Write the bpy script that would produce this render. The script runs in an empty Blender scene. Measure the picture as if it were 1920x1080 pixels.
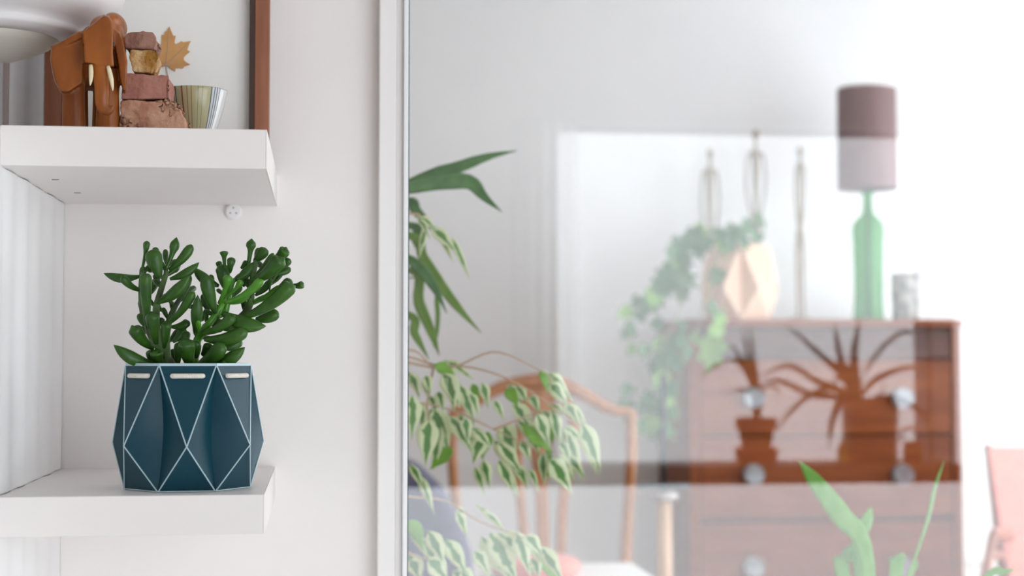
import bpy, bmesh, math, random
from mathutils import Vector, Matrix, noise
random.seed(7)
R = math.radians
SC = bpy.context.scene
COL = SC.collection

# ------------------------------------------------------------------ camera
F = 2900.0                       # focal length in pixels of the 1920x1080 frame
CAM = Vector((0, 0, 1.05))
YAW, PITCH = math.atan(360 / F), math.atan(128 / F)
cam = bpy.data.cameras.new('camera')
cam.sensor_width = 36.0
cam.lens = F / 1920 * 36.0
cam.dof.use_dof = True
cam.dof.focus_distance = 1.375
cam.dof.aperture_fstop = 5.2
cam.clip_start = 0.02
camo = bpy.data.objects.new('camera', cam)
COL.objects.link(camo)
ROT = Matrix.Rotation(-YAW, 4, 'Z') @ Matrix.Rotation(R(90) + PITCH, 4, 'X')
camo.matrix_world = Matrix.Translation(CAM) @ ROT
SC.camera = camo

# ------------------------------------------------------------------ sky, exposure
SKY = 2.6
w = bpy.data.worlds.new('sky')
w.use_nodes = True
w.node_tree.nodes['Background'].inputs[0].default_value = (0.89, 0.945, 1.0, 1)
w.node_tree.nodes['Background'].inputs[1].default_value = SKY
SC.world = w
SC.view_settings.view_transform = 'Standard'
SC.view_settings.look = 'None'
SC.view_settings.gamma = 1.0
SC.view_settings.use_curve_mapping = False
SC.view_settings.exposure = 0.98
SC.cycles.max_bounces = 12
SC.cycles.diffuse_bounces = 6
SC.cycles.transparent_max_bounces = 16
SC.cycles.caustics_reflective = False
SC.cycles.caustics_refractive = False
SC.cycles.use_denoising = True
SC.cycles.sample_clamp_indirect = 6.0


def portal(name, loc, rot, sx, sy):
    """a window opening told to the renderer, so that daylight is sampled through it"""
    l = bpy.data.lights.new(name, 'AREA')
    l.shape = 'RECTANGLE'
    l.size, l.size_y = sx, sy
    l.cycles.is_portal = True
    o = bpy.data.objects.new(name, l)
    o.location = loc
    o.rotation_euler = rot
    COL.objects.link(o)


def P(px, py, Y):
    """the point at depth Y (along the wall normal) seen at a pixel"""
    d = ROT.to_3x3() @ Vector(((px - 960) / F, (540 - py) / F, -1))
    return CAM + d * (Y / d.y)


def zz(zx, zy, ox, oy, s, Y):
    return P(ox + zx * s, oy + zy * s, Y)


# ------------------------------------------------------------------ materials
def mat(name, col, rough=0.5, metal=0.0, col2=None, scale=20, stretch=(1, 1, 1), bump=0.0, bscale=None,
        trans=0.0, spec=0.5, sheen=0.0, coat=0.0, lo=0.4, hi=0.6, detail=4, sub=0.0):
    m = bpy.data.materials.new(name)
    m.use_nodes = True
    nt = m.node_tree
    b = nt.nodes['Principled BSDF']
    b.inputs['Base Color'].default_value = (*col, 1)
    b.inputs['Roughness'].default_value = rough
    b.inputs['Metallic'].default_value = metal
    b.inputs['Transmission Weight'].default_value = trans
    b.inputs['Specular IOR Level'].default_value = spec
    b.inputs['Sheen Weight'].default_value = sheen
    b.inputs['Coat Weight'].default_value = coat
    if sub:
        b.inputs['Subsurface Weight'].default_value = sub
        b.inputs['Subsurface Radius'].default_value = (0.01, 0.01, 0.005)
        b.inputs['Subsurface Scale'].default_value = 0.3
    if col2 or bump:
        tc = nt.nodes.new('ShaderNodeTexCoord')
        mp = nt.nodes.new('ShaderNodeMapping')
        mp.inputs['Scale'].default_value = stretch
        nt.links.new(tc.outputs['Object'], mp.inputs[0])
    if col2:
        n = nt.nodes.new('ShaderNodeTexNoise')
        n.inputs['Scale'].default_value = scale
        n.inputs['Detail'].default_value = detail
        nt.links.new(mp.outputs[0], n.inputs['Vector'])
        r = nt.nodes.new('ShaderNodeValToRGB')
        r.color_ramp.elements[0].color = (*col, 1)
        r.color_ramp.elements[1].color = (*col2, 1)
        r.color_ramp.elements[0].position = lo
        r.color_ramp.elements[1].position = hi
        nt.links.new(n.outputs[0], r.inputs[0])
        nt.links.new(r.outputs[0], b.inputs['Base Color'])
    if bump:
        n2 = nt.nodes.new('ShaderNodeTexNoise')
        n2.inputs['Scale'].default_value = bscale or scale * 3
        n2.inputs['Detail'].default_value = 6
        nt.links.new(mp.outputs[0], n2.inputs['Vector'])
        bp = nt.nodes.new('ShaderNodeBump')
        bp.inputs['Strength'].default_value = bump
        bp.inputs['Distance'].default_value = 0.004
        nt.links.new(n2.outputs[0], bp.inputs['Height'])
        nt.links.new(bp.outputs[0], b.inputs['Normal'])
    return m


def glass_mat(name, refl, tint=(1, 1, 1)):
    m = bpy.data.materials.new(name)
    m.use_nodes = True
    nt = m.node_tree
    nt.nodes.clear()
    o = nt.nodes.new('ShaderNodeOutputMaterial')
    mx = nt.nodes.new('ShaderNodeMixShader')
    t = nt.nodes.new('ShaderNodeBsdfTransparent')
    g = nt.nodes.new('ShaderNodeBsdfGlossy')
    g.inputs['Roughness'].default_value = 0.0
    g.inputs['Color'].default_value = (1, 1, 1, 1)
    t.inputs[0].default_value = (*tint, 1)
    mx.inputs[0].default_value = refl
    nt.links.new(t.outputs[0], mx.inputs[1])
    nt.links.new(g.outputs[0], mx.inputs[2])
    nt.links.new(mx.outputs[0], o.inputs[0])
    return m


def leaf_mat(name, col, col2=None, edge=False, rough=0.45, transl=0.35, thr=0.45):
    """a thin leaf that lets light through; with edge=True the rim is cream, by the 'edge' attribute"""
    m = bpy.data.materials.new(name)
    m.use_nodes = True
    nt = m.node_tree
    b = nt.nodes['Principled BSDF']
    b.inputs['Roughness'].default_value = rough
    out = nt.nodes['Material Output']
    tr = nt.nodes.new('ShaderNodeBsdfTranslucent')
    mx = nt.nodes.new('ShaderNodeMixShader')
    mx.inputs[0].default_value = transl
    rmp = nt.nodes.new('ShaderNodeValToRGB')
    rmp.color_ramp.elements[0].color = (*col, 1)
    rmp.color_ramp.elements[1].color = (*(col2 or col), 1)
    nz = nt.nodes.new('ShaderNodeTexNoise')
    tc = nt.nodes.new('ShaderNodeTexCoord')
    nt.links.new(tc.outputs['Object'], nz.inputs['Vector'])
    nz.inputs['Scale'].default_value = 60 if edge else 40
    if edge:
        at = nt.nodes.new('ShaderNodeAttribute')
        at.attribute_name = 'edge'
        ma = nt.nodes.new('ShaderNodeMath')
        ma.operation = 'MULTIPLY_ADD'
        nt.links.new(nz.outputs[0], ma.inputs[0])
        ma.inputs[1].default_value = 1.3
        nt.links.new(at.outputs['Fac'], ma.inputs[2])
        rmp.color_ramp.elements[0].position = thr + 0.60
        rmp.color_ramp.elements[1].position = thr + 0.85
        nt.links.new(ma.outputs[0], rmp.inputs[0])
    else:
        rmp.color_ramp.elements[0].position = 0.35
        rmp.color_ramp.elements[1].position = 0.65
        nt.links.new(nz.outputs[0], rmp.inputs[0])
    nt.links.new(rmp.outputs[0], b.inputs['Base Color'])
    nt.links.new(rmp.outputs[0], tr.inputs[0])
    nt.links.new(b.outputs[0], mx.inputs[1])
    nt.links.new(tr.outputs[0], mx.inputs[2])
    nt.links.new(mx.outputs[0], out.inputs[0])
    return m


def sheer_mat():
    m = bpy.data.materials.new('sheer_white_voile')
    m.use_nodes = True
    nt = m.node_tree
    nt.nodes.clear()
    o = nt.nodes.new('ShaderNodeOutputMaterial')
    t = nt.nodes.new('ShaderNodeBsdfTransparent')
    a = nt.nodes.new('ShaderNodeBsdfTranslucent')
    a.inputs[0].default_value = (0.9, 0.9, 0.9, 1)
    mx = nt.nodes.new('ShaderNodeMixShader')
    mx.inputs[0].default_value = 0.35
    nt.links.new(t.outputs[0], mx.inputs[1])
    nt.links.new(a.outputs[0], mx.inputs[2])
    nt.links.new(mx.outputs[0], o.inputs[0])
    return m


M = dict(
    wall=mat('warm_white_wall', (0.865, 0.825, 0.80), 0.75, col2=(0.88, 0.84, 0.815), scale=6, bump=0.04, bscale=260),
    wall2=mat('cool_white_wall', (0.84, 0.85, 0.865), 0.8, col2=(0.86, 0.87, 0.88), scale=3, bump=0.03, bscale=120),
    shelf=mat('white_shelf_laminate', (0.83, 0.785, 0.765), 0.38, col2=(0.84, 0.795, 0.775), scale=9, bump=0.015, bscale=700),
    panel=mat('white_gloss_panel', (0.91, 0.905, 0.905), 0.35),
    frame=mat('painted_casing', (0.87, 0.84, 0.82), 0.4, bump=0.02, bscale=200),
    bead=mat('white_plastic_bead', (0.86, 0.86, 0.87), 0.3),
    gasket=mat('dark_green_gasket', (0.05, 0.08, 0.07), 0.5),
    palefloor=mat('pale_bounce_floor', (0.84, 0.82, 0.80), 0.5, col2=(0.86, 0.84, 0.82), scale=5),  # unseen floor made pale to bounce light up under the shelves
    floor=mat('oak_floor', (0.30, 0.20, 0.13), 0.45, col2=(0.52, 0.39, 0.27), scale=8, stretch=(1, 8, 1)),
    ceil=mat('white_ceiling', (0.88, 0.88, 0.88), 0.85),
    slot=mat('dark_slot', (0.12, 0.12, 0.13), 0.7),
    glass=glass_mat('interior_window_glass', 0.040, (0.985, 0.99, 0.99)),
    oglass=glass_mat('outside_window_glass', 0.03),
    clear=mat('clear_plastic', (0.9, 0.9, 0.9), 0.25, trans=0.6),
    teal=mat('teal_polypropylene', (0.002, 0.040, 0.062), 0.38, col2=(0.003, 0.047, 0.070), scale=12, bump=0.02, bscale=900, spec=0.3),
    crease=mat('pale_translucent_crease', (0.42, 0.56, 0.60), 0.35),
    cord=mat('cotton_cord', (0.88, 0.82, 0.74), 0.9, bump=0.6, bscale=900),
    soil=mat('dark_potting_soil', (0.05, 0.035, 0.025), 0.95, col2=(0.11, 0.08, 0.06), scale=120, bump=0.8),
    suc1=mat('succulent_green', (0.022, 0.075, 0.008), 0.33, spec=0.35, col2=(0.044, 0.13, 0.013), scale=45, sub=0.08, bump=0.05, bscale=800),
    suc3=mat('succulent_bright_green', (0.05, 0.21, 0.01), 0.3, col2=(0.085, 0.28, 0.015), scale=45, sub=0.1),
    sstem=mat('succulent_stem', (0.07, 0.15, 0.03), 0.6, col2=(0.045, 0.07, 0.02), scale=60),
    stone1=mat('pink_sandstone', (0.42, 0.19, 0.115), 0.9, col2=(0.62, 0.36, 0.24), scale=40, bump=0.8, bscale=130),
    stone2=mat('brick_red_stone', (0.33, 0.135, 0.10), 0.9, col2=(0.42, 0.19, 0.145), scale=35, bump=0.6, bscale=160),
    stone3=mat('ochre_stone', (0.66, 0.44, 0.22), 0.85, col2=(0.36, 0.16, 0.025), scale=60, bump=0.9, bscale=200),
    stone4=mat('brown_red_stone', (0.22, 0.10, 0.075), 0.9, col2=(0.34, 0.18, 0.13), scale=40, bump=0.7, bscale=150),
    tusk=mat('ivory_tusk', (0.85, 0.73, 0.48), 0.35),
    fwood=mat('brown_frame_wood', (0.25, 0.085, 0.04), 0.45, col2=(0.32, 0.12, 0.06), scale=14, stretch=(6, 6, 0.6)),
    fdark=mat('dark_frame_edge', (0.05, 0.022, 0.014), 0.6),
    mat_board=mat('cream_mat_board', (0.86, 0.84, 0.80), 0.85),
    maple=leaf_mat('dried_maple_leaf', (0.60, 0.30, 0.10), (0.70, 0.38, 0.15), transl=0.1, rough=0.8),
    mstem=mat('leaf_stalk', (0.5, 0.36, 0.28), 0.8),
    lampw=mat('white_lamp_enamel', (0.88, 0.86, 0.86), 0.6),
    cream=mat('cream_lamp_diffuser', (0.72, 0.69, 0.60), 0.5),
    wood=mat('dresser_wood', (0.19, 0.042, 0.006), 0.5, spec=0.2, col2=(0.25, 0.065, 0.012), scale=7, stretch=(0.6, 5, 5)),
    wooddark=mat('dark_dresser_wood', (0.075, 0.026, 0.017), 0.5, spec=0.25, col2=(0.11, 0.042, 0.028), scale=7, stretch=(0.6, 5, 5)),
    chairw=mat('honey_chair_wood', (0.36, 0.13, 0.028), 0.38, col2=(0.46, 0.18, 0.045), scale=10, stretch=(5, 5, 0.7)),
    beech=mat('pale_beech_wood', (0.62, 0.38, 0.22), 0.5, col2=(0.70, 0.46, 0.29), scale=12, stretch=(5, 5, 0.6)),
    metal=mat('dark_steel', (0.12, 0.13, 0.14), 0.35, metal=0.8),
    pewter=mat('pewter_knob', (0.30, 0.31, 0.33), 0.35, metal=0.7),
    black=mat('black_metal', (0.015, 0.015, 0.017), 0.5),
    grey=mat('grey_clamp_metal', (0.50, 0.46, 0.46), 0.35, metal=0.3),
    peach=mat('peach_polypropylene', (0.84, 0.53, 0.36), 0.4, sub=0.1),
    peachc=mat('pale_peach_crease', (0.95, 0.80, 0.70), 0.35),
    ivy=leaf_mat('ivy_green', (0.05, 0.17, 0.05), (0.11, 0.27, 0.08)),
    ivylt=leaf_mat('ivy_light_green', (0.22, 0.46, 0.07), (0.32, 0.55, 0.14)),
    vine=mat('vine_stem', (0.30, 0.35, 0.18), 0.7),
    ficus=leaf_mat('variegated_fig_leaf', (0.13, 0.33, 0.07), (0.80, 0.87, 0.58), edge=True, thr=0.36),
    lime=leaf_mat('young_fig_leaf', (0.22, 0.50, 0.02), (0.52, 0.70, 0.20), edge=True, thr=0.75),
    twig=mat('fig_twig', (0.50, 0.34, 0.22), 0.8),
    drac=leaf_mat('palm_leaf_green', (0.075, 0.23, 0.06), (0.13, 0.32, 0.09)),
    drac2=leaf_mat('palm_leaf_yellow_green', (0.16, 0.32, 0.03), (0.23, 0.42, 0.06)),
    sword=leaf_mat('sword_leaf_green', (0.20, 0.48, 0.05), (0.27, 0.56, 0.10), edge=False, transl=0.45),
    bronze=mat('pale_bronze_figure', (0.24, 0.19, 0.13), 0.6, col2=(0.32, 0.26, 0.18), scale=40),
    shade=mat('mauve_shade_fabric', (0.21, 0.135, 0.135), 0.95, col2=(0.245, 0.16, 0.16), scale=60, stretch=(1, 1, 0.1), bump=0.2, bscale=300),
    cup=mat('marbled_grey_ceramic', (0.17, 0.18, 0.165), 0.5, col2=(0.46, 0.44, 0.41), scale=26),
    coral=mat('coral_canvas', (0.80, 0.27, 0.22), 0.85, sheen=0.2, col2=(0.83, 0.30, 0.24), scale=30, bump=0.15, bscale=400),
    redwood=mat('reddish_chair_wood', (0.30, 0.10, 0.06), 0.5, col2=(0.36, 0.13, 0.08), scale=10, stretch=(5, 5, 0.7)),
    slate=mat('slate_violet_upholstery', (0.10, 0.095, 0.155), 0.95, sheen=0.3, col2=(0.115, 0.11, 0.175), scale=60, bump=0.3, bscale=500),
    white_up=mat('white_upholstery', (0.82, 0.80, 0.78), 0.95, bump=0.2, bscale=500),
    white=mat('white_plastic', (0.80, 0.80, 0.80), 0.4),
    terra=mat('terracotta', (0.46, 0.14, 0.05), 0.75, col2=(0.52, 0.18, 0.07), scale=20),
    brownpot=mat('brown_glazed_pot', (0.20, 0.075, 0.045), 0.4),
    redsaucer=mat('red_saucer', (0.75, 0.10, 0.05), 0.45),
    yellow=mat('yellow_glaze', (0.75, 0.50, 0.05), 0.4),
    spider=leaf_mat('spider_plant_leaf', (0.10, 0.15, 0.05), (0.14, 0.20, 0.07), transl=0.1),
    fabric=mat('white_curtain_fabric', (0.92, 0.91, 0.92), 0.9, sheen=0.2),
    fabricb=mat('mauve_curtain_band', (0.55, 0.43, 0.41), 0.9, sheen=0.2),
    sheer=sheer_mat(),
    whitewood=mat('white_window_wood', (0.70, 0.70, 0.70), 0.45),
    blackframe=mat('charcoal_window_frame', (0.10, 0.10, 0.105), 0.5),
    bark=mat('trunk_bark', (0.30, 0.22, 0.15), 0.9, col2=(0.20, 0.14, 0.09), scale=30, bump=0.5),
)


def bottle_mat():
    m = bpy.data.materials.new('green_bottle_glass')
    m.use_nodes = True
    nt = m.node_tree
    b = nt.nodes['Principled BSDF']
    b.inputs['Base Color'].default_value = (0.045, 0.30, 0.07, 1)
    b.inputs['Roughness'].default_value = 0.06
    b.inputs['Coat Weight'].default_value = 0.5
    tr = nt.nodes.new('ShaderNodeBsdfTransparent')
    tr.inputs[0].default_value = (0.28, 0.66, 0.28, 1)
    mx = nt.nodes.new('ShaderNodeMixShader')
    mx.inputs[0].default_value = 0.62
    nt.links.new(b.outputs[0], mx.inputs[1])
    nt.links.new(tr.outputs[0], mx.inputs[2])
    nt.links.new(mx.outputs[0], nt.nodes['Material Output'].inputs[0])
    return m


def bowl_mat():
    """pale green glaze with thin upright stripes running round the bowl"""
    m = mat('striped_celadon_glaze', (0.40, 0.38, 0.24), 0.16)
    nt = m.node_tree
    b = nt.nodes['Principled BSDF']
    tc = nt.nodes.new('ShaderNodeTexCoord')
    sx = nt.nodes.new('ShaderNodeSeparateXYZ')
    nt.links.new(tc.outputs['Object'], sx.inputs[0])
    at = nt.nodes.new('ShaderNodeMath')
    at.operation = 'ARCTAN2'
    nt.links.new(sx.outputs[0], at.inputs[0])
    ng = nt.nodes.new('ShaderNodeMath')
    ng.operation = 'MULTIPLY'
    ng.inputs[1].default_value = -1
    nt.links.new(sx.outputs[1], ng.inputs[0])
    nt.links.new(ng.outputs[0], at.inputs[1])        # angle from the front, to the right positive
    mr = nt.nodes.new('ShaderNodeMapRange')
    mr.inputs[1].default_value = -math.pi / 2
    mr.inputs[2].default_value = math.pi / 2
    nt.links.new(at.outputs[0], mr.inputs[0])
    r = nt.nodes.new('ShaderNodeValToRGB')
    cr = r.color_ramp
    cr.interpolation = 'CONSTANT'
    base = (0.42, 0.39, 0.23, 1)
    stripes = [(0.30, 0.012, (0.03, 0.035, 0.05)), (0.375, 0.012, (0.27, 0.06, 0.035)), (0.43, 0.010, (0.30, 0.08, 0.04)),
               (0.475, 0.010, (0.33, 0.22, 0.08)), (0.545, 0.008, (0.22, 0.24, 0.10)), (0.59, 0.008, (0.22, 0.25, 0.09)),
               (0.685, 0.014, (0.07, 0.09, 0.15))]
    cr.elements[0].color = base
    cr.elements[0].position = 0
    cr.elements[1].position = 0.30
    cr.elements[1].color = (*stripes[0][2], 1)
    for p, wd, c in stripes:
        if p != 0.30:
            cr.elements.new(p).color = (*c, 1)
        cr.elements.new(p + wd).color = base
    cr.elements.new(0.70).color = (0.55, 0.57, 0.56, 1)
    for p in (0.725, 0.755, 0.79):
        cr.elements.new(p).color = (0.10, 0.13, 0.20, 1)
        cr.elements.new(p + 0.011).color = (0.62, 0.62, 0.60, 1)
    nt.links.new(mr.outputs[0], r.inputs[0])
    nt.links.new(r.outputs[0], b.inputs['Base Color'])
    return m


M['eleph'] = mat('carved_rosewood', (0.22, 0.058, 0.010), 0.34, spec=0.35, col2=(0.36, 0.105, 0.016), scale=55, stretch=(1, 1, 0.35), lo=0.35, hi=0.65)
M['bottle'] = bottle_mat()
M['bowl'] = bowl_mat()

# ------------------------------------------------------------------ building helpers
WLOC = {}


def tag(o, label=None, cat=None, group=None, kind=None):
    if label: o['label'] = label
    if cat: o['category'] = cat
    if group: o['group'] = group
    if kind: o['kind'] = kind
    return o


def empty(name, loc, label, cat, group=None):
    o = bpy.data.objects.new(name, None)
    o.empty_display_size = 0.05
    o.location = loc
    COL.objects.link(o)
    WLOC[o.name] = Vector(loc)
    return tag(o, label, cat, group)


class G:
    """collects world-space geometry; build() links it as one mesh object"""

    def __init__(s):
        s.v, s.f, s.a = [], [], []

    def add(s, vs, fs, attr=None):
        n = len(s.v)
        s.v += [Vector(v) for v in vs]
        s.f += [tuple(i + n for i in f) for f in fs]
        s.a += list(attr) if attr else [0.0] * len(vs)
        return s

    def box(s, a, b):
        x0, y0, z0 = [min(a[i], b[i]) for i in range(3)]
        x1, y1, z1 = [max(a[i], b[i]) for i in range(3)]
        return s.add([(x0, y0, z0), (x1, y0, z0), (x1, y1, z0), (x0, y1, z0), (x0, y0, z1), (x1, y0, z1), (x1, y1, z1), (x0, y1, z1)],
                     [(0, 3, 2, 1), (4, 5, 6, 7), (0, 1, 5, 4), (1, 2, 6, 5), (2, 3, 7, 6), (3, 0, 4, 7)])

    def tube(s, pts, rad, seg=8, flat=1.0, up=None, cap=True):
        """pts, radii; flat squashes the section along `up`-perpendicular second axis"""
        pts = [Vector(p) for p in pts]
        n = len(pts)
        if not hasattr(rad, '__len__'): rad = [rad] * n
        vs, fs = [], []
        ref = Vector(up) if up else None
        prev = None
        for i, p in enumerate(pts):
            t = (pts[min(i + 1, n - 1)] - pts[max(i - 1, 0)])
            t = t.normalized() if t.length > 1e-9 else Vector((0, 0, 1))
            if ref is not None: a = ref - t * ref.dot(t)
            elif prev is not None: a = prev - t * prev.dot(t)
            else:
                a = Vector((0, 1, 0)) - t * t.y
                if a.length < 0.1: a = Vector((1, 0, 0)) - t * t.x
            if a.length < 1e-6: a = t.orthogonal()
            a.normalize()
            prev = a
            b = t.cross(a)
            for k in range(seg):
                an = 2 * math.pi * k / seg
                vs.append(p + b * math.cos(an) * rad[i] + a * math.sin(an) * rad[i] * flat)
        for i in range(n - 1):
            for k in range(seg):
                k2 = (k + 1) % seg
                fs.append((i * seg + k, i * seg + k2, (i + 1) * seg + k2, (i + 1) * seg + k))
        if cap:
            fs.append(tuple(range(seg - 1, -1, -1)))
            fs.append(tuple((n - 1) * seg + k for k in range(seg)))
        return s.add(vs, fs)

    def lathe(s, prof, c, seg=32, closed=False):
        c = Vector(c)
        vs, fs = [], []
        n = len(prof)
        for r, z in prof:
            for k in range(seg):
                a = 2 * math.pi * k / seg
                vs.append(c + Vector((r * math.cos(a), r * math.sin(a), z)))
        for i in range(n if closed else n - 1):
            j = (i + 1) % n
            for k in range(seg):
                k2 = (k + 1) % seg
                fs.append((i * seg + k, i * seg + k2, j * seg + k2, j * seg + k))
        if not closed:
            fs.append(tuple(range(seg - 1, -1, -1)))
            fs.append(tuple((n - 1) * seg + k for k in range(seg)))
        return s.add(vs, fs)

    def prism(s, front, back):
        n = len(front)
        vs = list(front) + list(back)
        fs = [tuple(range(n)), tuple(range(2 * n - 1, n - 1, -1))]
        for i in range(n):
            j = (i + 1) % n
            fs.append((i, i + n, j + n, j))
        return s.add(vs, fs)

    def ellipsoid(s, c, r, seg=16, rings=10, rot=None):
        c = Vector(c)
        vs, fs = [], []
        for i in range(rings + 1):
            th = math.pi * i / rings
            for k in range(seg):
                a = 2 * math.pi * k / seg
                q = Vector((r[0] * math.sin(th) * math.cos(a), r[1] * math.sin(th) * math.sin(a), r[2] * math.cos(th)))
                if rot: q = rot @ q
                vs.append(c + q)
        for i in range(rings):
            for k in range(seg):
                k2 = (k + 1) % seg
                fs.append((i * seg + k, (i + 1) * seg + k, (i + 1) * seg + k2, i * seg + k2))
        return s.add(vs, fs)

    def blade(s, pts, wid, side, fold=0.15, thick=0.0006):
        """a leaf blade along pts with widths; closed thin solid, 'edge' attribute 0 on the rib and 1 on the rim"""
        pts = [Vector(p) for p in pts]
        side = Vector(side)
        n = len(pts)
        vs, at = [], []
        for i, p in enumerate(pts):
            t = (pts[min(i + 1, n - 1)] - pts[max(i - 1, 0)]).normalized()
            sd = side - t * side.dot(t)
            sd = sd.normalized() if sd.length > 1e-6 else t.orthogonal().normalized()
            nn = t.cross(sd)
            h = wid[i] / 2
            for u in (-1, -0.5, 0, 0.5, 1):
                vs.append(p + sd * h * u + nn * (abs(u) * h * fold))
                at.append(abs(u))
            for u in (1, 0.5, 0, -0.5, -1):
                vs.append(p + sd * h * u * 0.999 + nn * (abs(u) * h * fold - thick))
                at.append(abs(u))
        fs = []
        for i in range(n - 1):
            for k in range(10):
                k2 = (k + 1) % 10
                fs.append((i * 10 + k, i * 10 + k2, (i + 1) * 10 + k2, (i + 1) * 10 + k))
        fs.append(tuple(range(9, -1, -1)))
        fs.append(tuple((n - 1) * 10 + k for k in range(10)))
        return s.add(vs, fs, at)

    def build(s, name, material, parent=None, smooth=False, bevel=0.0, attr=None, fixn=True, origin=None, seg=2):
        lo = Vector([min(v[i] for v in s.v) for i in range(3)])
        hi = Vector([max(v[i] for v in s.v) for i in range(3)])
        o0 = Vector(origin) if origin is not None else Vector(((lo.x + hi.x) / 2, (lo.y + hi.y) / 2, lo.z))
        me = bpy.data.meshes.new(name)
        me.from_pydata([v - o0 for v in s.v], [], s.f)
        if attr:
            a = me.attributes.new(attr, 'FLOAT', 'POINT')
            a.data.foreach_set('value', s.a)
        if fixn or bevel:
            bm = bmesh.new()
            bm.from_mesh(me)
            bmesh.ops.recalc_face_normals(bm, faces=bm.faces)
            if bevel:
                es = [e for e in bm.edges if len(e.link_faces) == 2 and e.calc_face_angle(0) > 0.5]
                bmesh.ops.bevel(bm, geom=es, offset=bevel, segments=seg, affect='EDGES', profile=0.5)
            bm.to_mesh(me)
            bm.free()
        me.materials.append(material if not isinstance(material, str) else M[material])
        if smooth:
            me.polygons.foreach_set('use_smooth', [True] * len(me.polygons))
        me.update()
        o = bpy.data.objects.new(name, me)
        COL.objects.link(o)
        pl = Vector((0, 0, 0))
        if parent:
            o.parent = parent
            pl = WLOC[parent.name]
        o.location = o0 - pl
        WLOC[o.name] = o0
        return o


def struct(name, g, material, **k):
    o = g.build(name, material, **k)
    if 'parent' not in k or k['parent'] is None: o['kind'] = 'structure'
    return o


def put(me, name, parent, mw):
    o = bpy.data.objects.new(name, me)
    COL.objects.link(o)
    if parent:
        o.parent = parent
        o.matrix_basis = Matrix.Translation(-WLOC[parent.name]) @ mw
    else:
        o.matrix_basis = mw
    return o


def curve(pts, n=12):
    """Catmull-Rom through the points"""
    pts = [Vector(p) for p in pts]
    if len(pts) == 2: return [pts[0].lerp(pts[1], i / n) for i in range(n + 1)]
    q = [pts[0] * 2 - pts[1]] + pts + [pts[-1] * 2 - pts[-2]]
    out = []
    m = len(pts) - 1
    for i in range(n + 1):
        u = i / n * m
        k = min(int(u), m - 1)
        t = u - k
        a, b, c, d = q[k], q[k + 1], q[k + 2], q[k + 3]
        out.append(0.5 * ((2 * b) + (c - a) * t + (2 * a - 5 * b + 4 * c - d) * t * t + (3 * b - a - 3 * c + d) * t ** 3))
    return out


def interp(tab, t):
    for (a, x), (b, y) in zip(tab, tab[1:]):
        if t <= b: return x + (y - x) * (t - a) / (b - a)
    return tab[-1][1]


# ------------------------------------------------------------------ the setting
YS, YB = 1.30, 1.62              # shelf fronts, wall behind the shelves
YG = 1.655                       # interior glass
XL = P(117, 600, YB).x           # left end panel of the shelves
XR, XW, YR, YF, ZC = 3.3, -3.0, -1.0, 5.5, 2.5
X_CAS = P(709, 600, YB).x        # where the casing of the interior window begins
X_GL = P(765, 600, 1.61).x       # visible edge of the glass
ZU = P(500, 243, YS).z           # top of the upper shelf
ZLo = P(505, 927, YS).z          # top of the lower shelf
ZUb = P(498, 317, YS).z
ZLob = P(506, 1001, YS).z
XSR = P(500, 300, YS).x          # right end of the shelves

struct('floor', G().box((XW - .1, YR - .1, -0.05), (XR + .1, YB + .05, 0)), 'palefloor')
struct('floor_far', G().box((XW - .1, YB + .05, -0.05), (XR + .1, YF + .1, 0)), 'floor')
struct('ceiling', G().box((XW - .1, YR - .1, ZC), (XR + .1, YF + .1, ZC + 0.05)), 'ceil')
struct('wall_shelves', G().box((XW, YB, 0), (X_CAS + 0.012, YB + 0.10, ZC)), 'wall')
struct('wall_far', G().box((XW, YF, 0), (XR, YF + 0.1, ZC)), 'wall2')
# low cheek wall beside the shelves
g = G().box((XL - 0.5, 1.2, 0), (XL, YB, ZU))
struct('wall_alcove', g, 'panel', bevel=0.001)
g = G()                                    # gently fluted panel lining the cheek wall
for z0, z1 in ((0.0, ZLob - 0.001), (ZLo + 0.001, ZUb - 0.001)):
    n = 60
    vs, fs = [], []
    for i in range(n + 1):
        y = 1.20 + (YB - 1.201) * i / n
        x = XL + 0.0012 + 0.0011 * math.sin(y * 95) + 0.0006 * math.sin(y * 41 + 1)
        vs += [(x, y, z0), (x, y, z1)]
    for i in range(n): fs.append((2 * i, 2 * i + 2, 2 * i + 3, 2 * i + 1))
    g.add(vs, fs)
struct('trim_1', g, 'panel', smooth=True, fixn=False)
# wall over and beside the interior window
struct('wall_lintel', G().box((X_CAS + 0.012, YB, 2.12), (XR, YB + 0.1, ZC)), 'wall')
struct('wall_pier', G().box((2.75, YB, 0), (XR, YB + 0.1, 2.12)), 'wall')
# interior window: casing, beads, gasket, pane
win = empty('window_1', (1.4, YG, 0), None, None)
win['kind'] = 'structure'
win['label'] = 'tall interior window with white painted casing beside the shelves'
xa, xb = P(709, 600, 1.60).x, P(755, 600, 1.60).x
xm = P(742, 600, 1.60).x
G().box((xa, 1.598, 0), (xm, YB + 0.02, 2.2)).build('casing', 'frame', win, bevel=0.0015)
G().box((xm, 1.601, 0), (xb, YB + 0.02, 2.2)).build('stop', 'frame', win, bevel=0.001)
G().box((xb, 1.593, 0), (P(764.5, 600, 1.593).x, YG + 0.01, 2.2)).build('bead', 'bead', win, bevel=0.001)
G().box((P(764.5, 600, 1.593).x, 1.60, 0.0), (P(766.5, 600, 1.60).x, YG + 0.01, 2.12)).build('gasket', 'gasket', win)
G().box((2.70, 1.598, 0), (2.75, YB + 0.02, 2.2)).build('casing', 'frame', win, bevel=0.0015)
G().box((X_CAS + 0.012, 1.63, 2.07), (2.75, YB + 0.10, 2.12)).build('head_rail', 'frame', win)
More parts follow.
